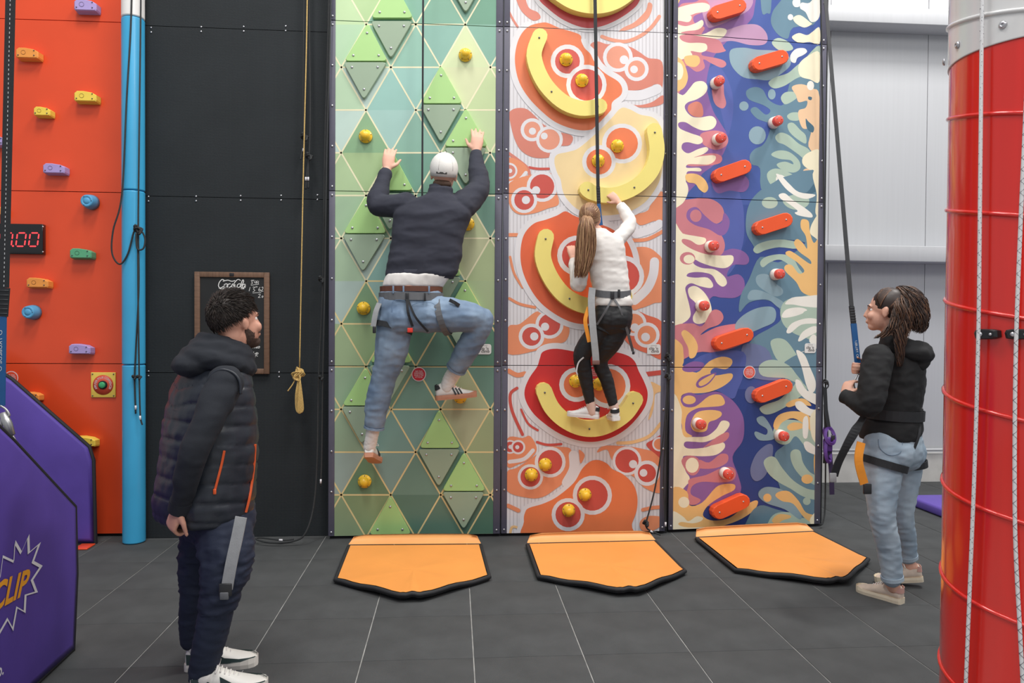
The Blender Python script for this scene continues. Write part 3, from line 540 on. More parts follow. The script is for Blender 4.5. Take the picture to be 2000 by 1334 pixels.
d1 = sorted([(909, 104), (713, 264), (914, 436), (709, 602), (899, 776), (711, 942)], key=lambda q: -q[1])
for i, q in enumerate(d1): dome(W1, *q, 'yellow dome hold on green triangle wall, %s%s' % (ORD[i], ' up from the floor' if i else ' one, nearest the floor'), 'yellow dome holds on green wall')
d2 = sorted([(1107, 113), (1138, 154), (1207.5, 283), (1170, 312), (1125.5, 745), (1172, 751), (1066, 909), (1038.6, 929), (1144, 968), (1112, 999)], key=lambda q: -q[1])
for i, q in enumerate(d2): dome(W2, *q, 'yellow dome hold in face eye on orange wall, %s%s' % (ORD[i], ' up from the floor' if i else ' one, nearest the floor'), 'yellow dome holds on orange face wall')
def arc_hold(pts, wd, label):
    P = stroke(pts, wd); Q = [W2.pt(x, y, 0.005) for x, y in P]; t = 0.075
    th = thing('arc_hold', V((sum(p.x for p in Q)/len(Q), Q[0].y, min(p.z for p in Q))), label, 'climbing hold', 'yellow arc holds')
    MB().prism(Q, W2.n, t).build('arc_board', pyellow, th)
    L = spline([(x, y, 0) for x, y in pts], 6); n = len(L)
    for i in (int(n*0.04), n//2, int(n*0.95)): bolt(W2.pt(L[i].x, L[i].y, 0.005) + W2.n*(t + 0.001), W2.n, th, 0.007, darksteel)
arc_hold(A([(300, -110), (400, -20), (520, 50), (660, 75), (790, 50), (900, -20), (980, -110)]), 112*KS, 'yellow smile-shaped arc hold on the dark red face, topmost arc')
arc_hold(A([(268, 288), (226, 430), (290, 610), (420, 750), (560, 805), (695, 790)]), 108*KS, 'yellow arc hold curving round two yellow domes on the orange face')
arc_hold([(1272.8, 260), (1278, 297), (1271, 330), (1256, 352), (1234, 370), (1206, 382), (1178, 385), (1154, 380), (1143, 373)], 29, 'yellow arc hold on the pale yellow face, gripped by the girl')
arc_hold([(1064, 465), (1058, 502), (1071, 540), (1095, 573), (1124, 592), (1155, 599), (1185, 595), (1215, 580)], 31, 'yellow arc hold partly hidden behind the climbing girl')
arc_hold(Cc([(297, 228), (350, 345), (440, 435), (560, 492), (680, 497), (790, 455), (885, 385), (948, 292)]), 114*KS, 'yellow smile arc hold that the girl stands on')
def pill_hold(a, b, label):
    P = stroke([a, b], 28); Q = [W3.pt(x, y, 0.02) - W3.n*0.014 for x, y in P]; t = 0.062
    th = thing('bar_hold', V((sum(p.x for p in Q)/len(Q), Q[0].y, min(p.z for p in Q))), label, 'climbing hold', 'orange bar holds')
    c = sum(Q, V((0, 0, 0)))/len(Q); T1_ = [p + W3.n*(t - 0.008) for p in Q]; T2 = [c + W3.n*t + (p - c)*0.94 for p in Q]
    MB().prism(Q, W3.n, 0, top=T1_).prism(T1_, W3.n, 0, top=T2).build('bar', barm, th)
    for e in (a, b): bolt(W3.pt(e[0], e[1], 0.02) + W3.n*(t - 0.016), W3.n, th, 0.0075)
bars = sorted([((1396, 29), (1439, 16)), ((1477, 128), (1521, 115)), ((1403, 344), (1449, 328)), ((1483, 446), (1529, 431)), ((1404, 670), (1453, 654)), ((1483, 772), (1529, 754)), ((1400, 998), (1446, 977))], key=lambda q: -q[0][1])
for i, q in enumerate(bars): pill_hold(*q, 'orange slanted bar hold on blue blob wall, %s%s' % (ORD[i], ' up from the floor' if i else ' one, nearest the floor'))
def knob_hold(px, py, label):
    p = W3.pt(px, py, 0.075) - W3.n*0.069
    th = thing('knob_hold', p - V((0, 0, 0.04)), label, 'climbing hold', 'red capped knob holds')
    MB().disc_stack(p, W3.n, [(0.043, 0), (0.043, 0.02), (0.039, 0.05), (0.036, 0.052)], 24).build('sleeve', mat((232, 222, 214), 0.5), th)
    MB().disc_stack(p, W3.n, [(0.034, 0.045), (0.036, 0.052), (0.036, 0.085), (0.031, 0.092), (0.005, 0.092)], 24).build('cap', red, th)
    for k in range(3):
        a = 2*math.pi*k/3 + 0.5; bolt(p + W3.n*0.0915 + (W3.u*math.cos(a) + UP*math.sin(a))*0.021, W3.n, th, 0.004, steel, 'screw')
kn = sorted([(1404.7, 158), (1408, 269), (1519, 236), (1394, 480), (1522.6, 535), (1375.5, 597), (1369, 829), (1531, 852), (1422.6, 926.6)], key=lambda q: -q[1])
for i, q in enumerate(kn): knob_hold(*q, 'red capped white knob hold on blue blob wall, %s%s' % (ORD[i], ' up from the floor' if i else ' one, nearest the floor'))
# brick holds on the orange wall
HC = {'purple': (176, 158, 214), 'orange': (240, 156, 72), 'yellow': (244, 212, 84), 'green': (92, 170, 128), 'blue': (88, 166, 212)}
def brick_hold(px, py, colour, w_, h_, label):
    c = W0.pt(px, py, 0.03) - W0.n*0.026; s = 5.4/F; a, h = w_*s/2, h_*s/2
    th = thing('brick_hold', c - V((0, 0, h)), label, 'climbing hold', 'brick holds on the orange wall')
    o = [(-a, -h*0.8), (-a*0.9, -h), (a*0.95, -h), (a, -h*0.7), (a, h*0.25), (a*0.55, h*0.75), (-a*0.2, h), (-a*0.75, h), (-a, h*0.55)]
    Q = [c + W0.u*x + UP*y for x, y in o]; R = [c + W0.u*x*0.95 + UP*(y*0.9 + h*0.05) + W0.n*0.055 for x, y in o]; S = [c + W0.u*x*0.86 + UP*(y*0.78 + h*0.05) + W0.n*0.062 for x, y in o]
    m = mat(HC[colour], 0.55, 0.04, 14)
    MB().rings([Q, R, S], True, True, 0, False).build('block', m, th)
    d = c - W0.u*a*0.28 + UP*h*0.1 + W0.n*0.062
    MB().disc_stack(d, W0.n, [(h*0.42, -0.001), (h*0.42, 0.0012), (h*0.32, 0.0015), (h*0.30, -0.004)], 18).build('recess', mat(tuple(int(v*0.8) for v in HC[colour]), 0.6), th)
    for x, y in ((0.62, 0.4), (0.62, -0.45), (-0.72, -0.45)): bolt(c + W0.u*a*x + UP*(h*y + h*0.05) + W0.n*0.0625, W0.n, th, 0.0045, darksteel, 'screw')
def round_hold(px, py, label):
    c = W0.pt(px, py, 0.04) - W0.n*0.036
    th = thing('round_hold', c - V((0, 0, 0.045)), label, 'climbing hold', 'blue knob holds on the orange wall'); m = mat(HC['blue'], 0.5, 0.04, 14)
    MB().disc_stack(c, W0.n, [(0.052, 0), (0.05, 0.03), (0.042, 0.075), (0.038, 0.08), (0.028, 0.08), (0.026, 0.0775), (0.022, 0.0775), (0.021, 0.08), (0.004, 0.08)], 24).build('knob', m, th)
    for k in range(3):
        a = 2*math.pi*k/3; bolt(c + W0.n*0.0795 + (W0.u*math.cos(a) + UP*math.sin(a))*0.033, W0.n, th, 0.003, darksteel, 'screw')
for px, py, col, w_, h_, lab in [(171, 14, 'purple', 42, 23, 'purple brick hold on orange wall, topmost'), (58, 107, 'orange', 42, 21, 'orange brick hold, highest orange one on orange wall'), (171, 191, 'yellow', 42, 21, 'large yellow brick hold high on orange wall'), (87, 220, 'yellow', 31, 18, 'small yellow brick hold on orange wall'), (110, 331, 'purple', 41, 20, 'purple brick hold just above the higher blue round knob'), (-4, 277, 'purple', 36, 20, 'purple brick hold behind the black webbing strap'), (162, 496, 'green', 41, 20, 'green brick hold on orange wall beside the red timer'), (78, 553, 'orange', 41, 20, 'orange brick hold below the red digital timer'), (160, 682, 'purple', 41, 20, 'purple brick hold above the yellow start button plate'), (170, 862, 'yellow', 40, 20, 'yellow brick hold low on wall at purple pad edge'), (66, 774, 'orange', 30, 16, 'orange hold half hidden behind the purple padded gate'), (-6, 412, 'orange', 32, 20, 'orange brick hold above timer behind the strap')]:
    brick_hold(px, py, col, w_, h_, lab)
round_hold(175, 394, 'blue round knob hold just below a panel joint'); round_hold(61, 610, 'blue round knob hold above the purple padded gate')
# ================================================================ floor mats
omat = mat((240, 158, 78), 0.5, 0.03, 5, 0.05, 30); oflap = mat((244, 172, 104), 0.45, 0.04, 8); binding = mat((38, 39, 42), 0.7, 0.08, 30)
def floor_mat(back, sides, flap, label):
    """back: two wall corners, sides: right corner, two front corners, left corner (photo pixels of the top edge)"""
    zt = [0.03, 0.03, 0.034, 0.055, 0.055, 0.034]
    top = [on_floor(x, y, z) for (x, y), z in zip(back + sides, zt)]
    t = thing('landing_mat', V((sum(p.x for p in top)/6, sum(p.y for p in top)/6, 0)), label, 'floor mat', 'orange landing mats')
    c = sum(top, V((0, 0, 0)))/6
    b = MB(); n = len(top); dense = []
    for i in range(n):
        for k in range(8):
            q = top[i].lerp(top[(i + 1) % n], k/8)
            if i in (2, 3, 4): q = q + V((0, 0, 0.004*math.sin(k*1.3 + i)))
            dense.append(q)
    m = len(dense); mid = [c + (q - c)*0.55 + V((0, 0, 0.004*math.sin(i*0.7))) for i, q in enumerate(dense)]
    inn = [c + (q - c)*0.97 for q in dense]
    b.rings([inn, mid, [c + (q - c)*0.002 for q in dense]], True, False, 0, True)
    b.build('cover', omat, t)
    low = [V((q.x, q.y, max(0.001, q.z - 0.03))) for q in dense]
    MB().rings([[V((c.x + (q.x - c.x)*0.5, c.y + (q.y - c.y)*0.5, 0.002)) for q in low], low, [q - V((0, 0, 0.008)) for q in dense], [V((c.x + (q.x - c.x)*0.9, c.y + (q.y - c.y)*0.9, 0.012)) for q in dense]], True, True, 0, False).build('foam_base', binding, t)
    edge = [q - V((0, 0, 0.012)) for q in dense[8:]] + [dense[0] - V((0, 0, 0.012))]
    edge = [q if q.z > 0.0125 else V((q.x, q.y, 0.0125)) for q in edge]
    MB().tube(edge, 0.0125, 8).build('black_binding', binding, t)
    a, d = top[0], top[1]; w_ = on_plane(flap[0][0], flap[0][1], a + (d - a).cross(UP).normalized()*-0.02, (d - a).cross(UP).normalized())
    outw = (d - a).cross(UP).normalized(); outw = outw if outw.y > 0 else -outw
    P = []; 
    for s, e in ((0.0, 0), (0.03, 0.8), (0.12, 1), (0.5, 1.05), (0.9, 1), (0.97, 0.8), (1.0, 0)): P.append((a.lerp(d, s), e))
    MB().rings([[p + V((0, 0, 0.002)) for p, e in P], [p + outw*0.05*max(e, 0.15) + V((0, 0, 0.004 + 0.020*e)) for p, e in P], [p + outw*0.07*max(e, 0.1) + V((0, 0, 0.004 + 0.045*e)) for p, e in P], [p + outw*0.066*max(e, 0.1) + V((0, 0, 0.004 + 0.04*e)) for p, e in P]], False, False).build('wall_flap', oflap, t)
floor_mat([(681, 1064), (939, 1062)], [(956, 1124), (827, 1156), (781, 1157), (655, 1129)], [(690, 1052)], 'orange landing mat in front of the green triangle wall')
floor_mat([(1030, 1061), (1280, 1055)], [(1338, 1113), (1250, 1145), (1206, 1147), (1052, 1123)], [(1040, 1049)], 'orange landing mat in front of the smiling face wall')
floor_mat([(1360, 1049), (1589, 1037)], [(1696, 1090), (1653, 1126), (1615, 1129), (1437, 1110)], [(1370, 1040)], 'orange landing mat in front of the blue blob wall')
pm = mat((106, 84, 178), 0.6, 0.06, 5, 0.1, 40)
MB().box((4.62, 5.45, 0.041), (1.48, 1.30, 0.078), bev=0.02).build('crash_mat', pm, label='low purple crash mat on the floor by the white wall', cat='floor mat')
# ================================================================ padded gates on the left
purple = mat((88, 66, 160), 0.62, 0.12, 3, 0.12, 25); trim = mat((30, 30, 36), 0.7); wprint = mat((226, 224, 230), 0.6); oprint = mat((240, 164, 44), 0.55)
def pad(pl_p, pl_n, outline, th, label, thick=0.04):
    P = [on_plane(x, y, pl_p, pl_n) for x, y in outline]
    t = thing('padded_gate', V((sum(p.x for p in P)/len(P), sum(p.y for p in P)/len(P), 0)), label, 'padded gate')
    P = [V((p.x, p.y, max(p.z, 0.005))) for p in P]
    b = MB(); c = sum(P, V((0, 0, 0)))/len(P)
    b.prism([p - pl_n*thick for p in P], pl_n, thick*0.75); b.rings([[p - pl_n*thick*0.25 for p in P], [c + (p - c)*0.93 for p in P], [c + (p - c)*0.4 + pl_n*0.006 for p in P]], True, True)
    b.build('padded_panel', purple, t)
    MB().tube([p - pl_n*thick*0.5 for p in P], 0.014, 8, closed=True).build('edge_trim', trim, t)
    return t
ga, gb = on_floor(150, 1271), on_floor(84, 1334); gu = (gb - ga).normalized(); gn = V((-gu.y, gu.x, 0)); gn = gn if gn.x > 0 else -gn
gp_ = ga
fr = pad(gp_, gn, [(150, 1268), (156, 1120), (153, 990), (30, 857), (-40, 790), (-230, 700), (-400, 900), (-300, 1700), (40, 1370)], 0, 'purple padded gate with CLIP starburst in orange and white letters')
gw = lambda x, y: on_plane(x, y, gp_ + gn*0.009, gn)
st = [(0, 775), (15, 660), (75, 688), (82, 580), (116, 640), (155, 548), (158, 640), (216, 590), (180, 690), (225, 715), (175, 790), (200, 855), (140, 873), (135, 965), (92, 940), (70, 1060), (40, 1005), (-20, 1110), (-60, 1040), (-120, 1120), (-130, 1010), (-200, 1010), (-160, 920), (-220, 850), (-150, 800), (-180, 700), (-90, 740), (-60, 640)]
star = [(x*0.3704, 840 + y*0.3704) for x, y in st]; sc_ = (sum(x for x, y in star)/len(star), sum(y for x, y in star)/len(star))
b = MB(); n = len(star); o_ = [gw(x, y) for x, y in star]; i_ = [gw(sc_[0] + (x - sc_[0])*0.91, sc_[1] + (y - sc_[1])*0.91) for x, y in star]
b.add(o_ + i_, [(i, (i + 1) % n, (i + 1) % n + n, i + n) for i in range(n)]); b.build('starburst_print', wprint, fr)
def warp(q, plane):   # q: bottom-left, bottom-right, top-left, top-right pixels; text box -0.5..0.5
    def f(x, y):
        u, v = x + 0.5, y + 0.5; a = V(q[0]).lerp(V(q[1]), u); c = V(q[2]).lerp(V(q[3]), u); p = a.lerp(c, v); return plane(p.x, p.y)
    return f
def warped(name, txt, q, plane, m, parent, bold=0.0):
    me = text_mesh(txt, 1.0, 0, 0, 1.0, bold); xs = [v.co.x for v in me.vertices]; ys = [v.co.y for v in me.vertices]
    f = warp([(a, b_, 0) for a, b_ in q], plane); b = MB()
    b.add([f((v.co.x - min(xs))/(max(xs) - min(xs)) - 0.5, (v.co.y - min(ys))/(max(ys) - min(ys)) - 0.5) for v in me.vertices], [list(p.vertices) for p in me.polygons])
    return b.build(name, m, parent)
warped('lettering', 'CLIP', [(-16, 1199), (50, 1161), (-6, 1137), (62, 1108)], gw, oprint, fr, 0.03)
warped('lettering', 'o.', [(-6, 1326), (7, 1317), (-4, 1306), (8, 1300)], gw, wprint, fr, 0.02)
bn = V((0.03, -1, 0)).normalized()
pad((-2.44, 5.24, 0), bn, [(184, 1062), (180, 900), (172, 874), (20, 741), (-60, 690), (-160, 760), (-160, 1085), (100, 1068)], 0, 'plain purple padded gate standing against the orange wall')
MB().box((on_floor(190, 1058).x - 0.02, 5.17, 0.006), (0.09, 0.12, 0.011), bev=0.004).build('floor_plate', orange, label='small orange plate on the floor at the rear padded gate foot', cat='floor plate')
# ================================================================ strap with blue sleeve, timer, button
webbing = mat((34, 36, 40), 0.75, 0.1, 40, 0.2, 300); tblue = mat((24, 84, 140), 0.5, 0.05, 20); thread = mat((205, 208, 210), 0.7)
def strap_side(a, b): return (b - a).cross(V((0, 1, 0))).normalized()
def stext(txt, a, b, wd, off, m, parent):
    """letters reading along a strap from a to b"""
    d = (b - a).normalized(); s = d.cross(V((0, -1, 0))).normalized(); L = (b - a).length
    me = text_mesh(txt, 1.0, 0, 0.2); xs = [v.co.x for v in me.vertices]; ys = [v.co.y for v in me.vertices]; c = (a + b)/2 + V((0, -off, 0))
    bb = MB(); bb.add([c + d*(((v.co.x - min(xs))/(max(xs) - min(xs)) - 0.5)*L) + s*(((v.co.y - min(ys))/(max(ys) - min(ys)) - 0.5)*wd) for v in me.vertices], [list(p.vertices) for p in me.polygons]); bb.build('lettering', m, parent)
YS = 3.45
sa, sb_ = at(30, -430, YS), at(8, 562, YS)
ls = thing('auto_belay_strap', at(0, 830, YS), 'wide black webbing strap with white stitching hanging before the orange wall', 'belay strap')
sd = strap_side(sa, sb_)
MB().tube([sa, sa.lerp(sb_, 0.5), sb_], 0, flat=(0.021, 0.0015), side=sd).build('webbing', webbing, ls)
b = MB()
for k in range(110):
    p = sa.lerp(sb_, (k + 0.3)/110); q = sa.lerp(sb_, (k + 0.75)/110); b.tube([p + V((0, -0.002, 0)), q + V((0, -0.002, 0))], 0, flat=(0.0012, 0.0004), side=sd)
b.build('stitching', thread, ls)
s2 = at(4, 618, YS); b = MB(); b.tube([sb_, s2], 0, flat=(0.024, 0.004), side=sd); b.build('grip_sleeve', webbing, ls)
b = MB()
for k in range(6): b.tube([sb_.lerp(s2, 0.1 + k*0.16) + V((-0.024, -0.005, 0)), sb_.lerp(s2, 0.1 + k*0.16) + V((0.024, -0.005, 0))], 0.002, 6)
b.build('sleeve_ridge', mat((60, 62, 66), 0.5), ls)
s3 = at(1, 792, YS); MB().tube([s2, s2.lerp(s3, 0.5), s3], 0, flat=(0.019, 0.003), side=sd).build('blue_sleeve', tblue, ls)
stext('O TRUBLUE O', at(2, 645, YS), at(1, 725, YS), 0.016, 0.0045, thread, ls)
alu = mat((176, 176, 178), 0.35, 0.08, 30, metal=0.7)
c0 = at(6, 806, YS); c1 = at(24, 850, YS)
b = MB(); b.tube(spline([s3, at(12, 800, YS), at(18, 812, YS), at(6, 815, YS), at(-8, 806, YS), s3], 5), 0.005, 8); b.tube([c0, c0.lerp(c1, 0.5), c1], [0.015, 0.019, 0.013], 14); b.tube(spline([c1, at(34, 875, YS), at(26, 900, YS), at(8, 880, YS), at(2, 840, YS), c0], 5), 0.006, 8)
b.build('swivel_carabiner', alu, ls)
tm = thing('digital_timer', W0.pt(15, 498), 'black digital timer with red glowing zeros on the orange wall', 'timer')
tc_ = (W0.pt(-60, 437), W0.pt(90, 498)); tw = (tc_[1] - tc_[0]).dot(W0.u); thh = tc_[0].z - tc_[1].z; tcen = (tc_[0] + tc_[1])/2
MB().box(tcen + W0.n*0.02, (tw, thh, 0.04), (W0.u, UP, W0.n), bev=0.004).build('case', mat((14, 14, 18), 0.12, coat=0.5), tm)
led = mat((255, 60, 66), 0.4, emit=1.6); ledoff = mat((70, 10, 24), 0.4)
def digit(px, py, w_, h_, on):
    segs = {'a': [(0.1, 1), (0.9, 1)], 'b': [(1, 0.93), (1, 0.55)], 'c': [(1, 0.45), (1, 0.07)], 'd': [(0.1, 0), (0.9, 0)], 'e': [(0, 0.45), (0, 0.07)], 'f': [(0, 0.93), (0, 0.55)], 'g': [(0.12, 0.5), (0.88, 0.5)]}
    bb, bo = MB(), MB()
    for k, (p, q) in segs.items():
        f = lambda u, v: W0.pt(px + (u - 0.5)*w_ + (v - 0.5)*3.5, py - (v - 0.5)*h_, 0.0412); a, c = f(*p), f(*q); d = (c - a).normalized(); s = d.cross(W0.n).normalized()*0.0042
        (bb if k in on else bo).add([a, a.lerp(c, 0.1) + s, a.lerp(c, 0.9) + s, c, a.lerp(c, 0.9) - s, a.lerp(c, 0.1) - s], [(0, 1, 2, 3, 4, 5)])
    bb.build('lit_digit', led, tm); bo.build('unlit_segment', ledoff, tm)
for px in (-10, 15, 41, 66): digit(px, 468, 17, 26, 'abcdef')
MB().disc_stack(W0.pt(25.5, 480.5, 0.0405), W0.n, [(0.006, 0), (0.006, 0.001)], 10).build('decimal_point', led, tm)
for x, y in ((84, 443), (84, 492)): bolt(W0.pt(x, y, 0.0405), W0.n, tm, 0.006, steel, 'screw')
bt = thing('start_button', W0.pt(203, 776), 'square yellow start button plate with red disc and green button', 'push button')
p0, p1 = W0.pt(179, 727), W0.pt(227, 776); bc = (p0 + p1)/2; bw = (p1 - p0).dot(W0.u); bh = p0.z - p1.z
MB().box(bc + W0.n*0.006, (bw, bh, 0.012), (W0.u, UP, W0.n), bev=0.003).build('plate', mat((243, 208, 92), 0.45), bt)
MB().disc_stack(bc + W0.n*0.012, W0.n, [(0.070, 0), (0.070, 0.0015), (0.01, 0.0016)], 30).build('red_disc', mat((226, 84, 60), 0.5), bt)
MB().disc_stack(bc + W0.n*0.013, W0.n, [(0.030, 0), (0.030, 0.01), (0.024, 0.012), (0.02, 0.006)], 24).build('bezel', trim, bt)
MB().disc_stack(bc + W0.n*0.013, W0.n, [(0.022, 0), (0.022, 0.018), (0.018, 0.022), (0.003, 0.023)], 24).build('button', mat((70, 176, 116), 0.35), bt)
for x in (-0.43, 0.43):
    for z in (-0.43, 0.43): bolt(bc + W0.u*bw*x + UP*bh*z + W0.n*0.0125, W0.n, bt, 0.005, darksteel, 'screw')
def polar(c, n, u, r0, a0, a1, txt, size, m, parent):
    me = text_mesh(txt, 1.0); xs = [v.co.x for v in me.vertices]; ys = [v.co.y for v in me.vertices]; bb = MB(); P = []
    for v in me.vertices:
        t = (v.co.x - min(xs))/(max(xs) - min(xs)); a = math.radians(a0 + (a1 - a0)*t); r = r0 + size*(v.co.y - min(ys))/(max(ys) - min(ys)); P.append(c + (u*math.cos(a) + UP*math.sin(a))*r)
    bb.add(P, [list(p.vertices) for p in me.polygons]); bb.build('lettering', m, parent)
polar(bc + W0.n*0.0145, W0.n, W0.u, 0.044, 215, -35, 'APPUYER POUR COMMENCER', 0.016, wprint, bt)
def sticker(wall, px, py, r, ring_rgb, lines, label):
    c = wall.pt(px, py, 0.006); c = c + wall.n*0.0; s = 5.25/F
    t = thing('round_sticker', c - UP*r*s, label, 'sticker')
    MB().disc_stack(c, wall.n, [(r*s, 0), (r*s, 0.001)], 28).build('white_rim', wprint, t)
    MB().disc_stack(c + wall.n*0.001, wall.n, [(r*s*0.9, 0), (r*s*0.9, 0.0006)], 28).build('red_face', mat(ring_rgb, 0.5), t)
    for k, l in enumerate(lines): lettering('lettering', l, c + wall.n*0.0019 + UP*(r*s*0.27*(len(lines)/2 - 0.5 - k)), wall.u, UP, r*s*0.30, wprint, t, width=r*s*(1.0 if k in (0, len(lines) - 1) else 1.3))
WARN = ['NE PAS', 'GRIMPER', 'SANS ETRE', 'ATTACHE']
sticker(W1, 818, 731, 14, (196, 36, 52), WARN, 'round red warning sticker on the green triangle wall')
sticker(W3, 1463.5, 727, 13.2, (226, 92, 76), WARN, 'round red warning sticker on the blue blob wall')
sticker(W2, 1160, 728, 14, (214, 50, 56), WARN, 'round red warning sticker behind the climbing girl legs')
sticker(W0, 22, 738, 13, (232, 84, 56), WARN, 'round warning sticker on the orange wall behind the strap')
def brand_sticker(wall, px, py, w_, h_, label):
    s = 5.3/F; c = wall.pt(px, py, 0.0055); t = thing('brand_sticker', c - UP*h_*s/2, label, 'sticker')
    a, h, r = w_*s/2, h_*s/2, 0.016
    P = []
    for cx, cy, a0 in ((a - r, h - r, 0), (-a + r, h - r, 90), (-a + 0.003, -h + 0.003, 180), (a - r, -h + r, 270)):
        for k in range(4):
            q = math.radians(a0 + 30*k); rr = 0.003 if a0 == 180 else r; P.append(c + wall.u*(cx + rr*math.cos(q)) + UP*(cy + rr*math.sin(q)))
    MB().prism(P, wall.n, 0.0008).build('label_face', mat((228, 226, 224), 0.5), t); g = mat((88, 84, 84), 0.6)
    lettering('lettering', "clip 'n", c + wall.n*0.0014 + UP*h*0.12 - wall.u*a*0.05, wall.u, UP, 0.030, g, t, width=a*1.35, bold=0.0006)
    lettering('lettering', 'climb', c + wall.n*0.0014 - UP*h*0.42 + wall.u*a*0.18, wall.u, UP, 0.030, g, t, width=a*1.15, bold=0.0006)
    lettering('lettering', 'INNOVATION', c + wall.n*0.0014 + UP*h*0.68, wall.u, UP, 0.008, g, t, width=a*0.9)
brand_sticker(W1, 945.5, 682, 28, 20, 'small white clip n climb sticker on the green triangle wall')
brand_sticker(W2, 1277, 682, 27, 20, 'small white clip n climb sticker on the orange face wall')
brand_sticker(W3, 1582.5, 680, 25, 20, 'small white clip n climb sticker on the blue blob wall')
# ================================================================ chalkboard
cb = thing('chalkboard', WB.pt(454, 731), 'wood framed chalkboard with white chalk writing on the black wall', 'chalkboard')
wood = mat((112, 84, 66), 0.65, 0.2, 12, 0.2, 60, stretch=(1, 1, 8)); woodh = mat((112, 84, 66), 0.65, 0.2, 12, 0.2, 60, stretch=(8, 1, 1))
def bpt(x, y, off=0.0): return WB.pt(x, y, 0.012 + off)
q = [bpt(381, 531), bpt(527, 531), bpt(527, 730), bpt(381, 730)]; cw_ = (q[1] - q[0]).dot(WB.u); chh = q[0].z - q[3].z; cc = (q[0] + q[2])/2
fwid = 10*5.35/F
MB().box(cc + WB.n*0.004, (cw_ - fwid, chh - fwid, 0.012), (WB.u, UP, WB.n)).build('slate', mat((26, 28, 30), 0.7, 0.15, 6), cb)
for s_ in (-1, 1):
    MB().box(cc + WB.u*s_*(cw_ - fwid)/2 + WB.n*0.008, (fwid, chh, 0.022), (WB.u, UP, WB.n), bev=0.003).build('frame_side', wood, cb)
    MB().box(cc + UP*s_*(chh - fwid)/2 + WB.n*0.008, (cw_ - 2*fwid, fwid, 0.022), (WB.u, UP, WB.n), bev=0.003).build('frame_rail', woodh, cb)
MB().box(cc + UP*(chh - fwid)/2 + WB.n*0.021, (0.03, 0.022, 0.006), (WB.u, UP, WB.n), bev=0.002).build('hanger_plate', trim, cb)
chalk = mat((228, 228, 226), 0.9)
def scribble(strokes, wd=0.9):
    b = MB()
    for st_ in strokes:
        P = [bpt(p.x, p.y, 0.0115) for p in spline([(x, y, 0) for x, y in st_], 5)]
        b.tube(P, 0, flat=(wd*0.0018, 0.0003), side=[(P[min(i + 1, len(P) - 1)] - P[max(i - 1, 0)]).cross(WB.n) for i in range(len(P))])
    return b
k_ = lambda pts: [(290 + 0.3597*x, 540 + 0.3597*y) for x, y in pts]
cola = [[(412, 22), (400, 16), (386, 30), (380, 50), (388, 62), (404, 56), (416, 44)], [(418, 40), (410, 48), (412, 60), (424, 56), (428, 42), (418, 40)], [(446, 40), (434, 42), (430, 56), (438, 60), (450, 52)], [(468, 40), (456, 42), (452, 56), (460, 60), (470, 44), (468, 60), (476, 56)], [(500, 22), (486, 16), (470, 30), (462, 50), (470, 64), (486, 60)], [(490, 40), (482, 48), (484, 60), (496, 56), (500, 42), (490, 40)], [(506, 50), (516, 30), (514, 18), (506, 30), (502, 58), (510, 60)], [(526, 42), (514, 44), (510, 58), (518, 60), (526, 44), (524, 62)], [(404, 26), (430, 20), (452, 26), (470, 22)], [(382, 62), (400, 68), (420, 58), (450, 64), (490, 68), (520, 66)]]
scribble([k_(s) for s in cola], 1.5).build('chalk_lettering', chalk, cb)
notes = [[(556, 22), (566, 20), (560, 30), (566, 36), (556, 42)], [(572, 18), (570, 26)], [(580, 22), (576, 34), (586, 32)], [(586, 24), (584, 40)], [(592, 22), (588, 34), (598, 32)], [(598, 24), (596, 40)], [(556, 48), (580, 44), (600, 42)], [(552, 58), (546, 80)], [(566, 58), (578, 58), (570, 68), (578, 76), (566, 84)], [(584, 52), (583, 60)], [(590, 52), (589, 60)], [(606, 58), (598, 72), (602, 80), (610, 74), (600, 70)], [(614, 60), (622, 58), (620, 70), (612, 80), (624, 80)], [(566, 90), (590, 88), (612, 87)], [(596, 98), (606, 96), (604, 106), (596, 114), (608, 114)], [(614, 108), (622, 106), (620, 114), (614, 112)], [(372, 86), (370, 106)], [(370, 86), (384, 84), (384, 96), (372, 98), (386, 110)]]
scribble([k_(s) for s in notes], 0.8).build('chalk_note', chalk, cb)
names = [[(558, 376), (576, 374)], [(568, 374), (566, 390)], [(576, 372), (574, 390), (580, 382), (584, 390)], [(588, 384), (592, 380), (588, 378), (586, 388), (592, 388)], [(598, 380), (594, 388), (602, 388), (604, 380), (598, 380)], [(536, 412), (528, 418), (530, 428), (536, 420), (536, 434)], [(546, 410), (560, 408), (552, 420), (548, 432)], [(562, 408), (556, 432), (566, 420), (568, 434)], [(572, 408), (568, 434), (574, 434)], [(582, 416), (574, 424), (578, 434), (586, 426), (582, 416)], [(586, 412), (580, 438)], [(590, 424), (596, 418), (590, 414), (586, 430), (594, 432)]]
scribble([k_(s) for s in names], 0.9).build('chalk_note', chalk, cb)
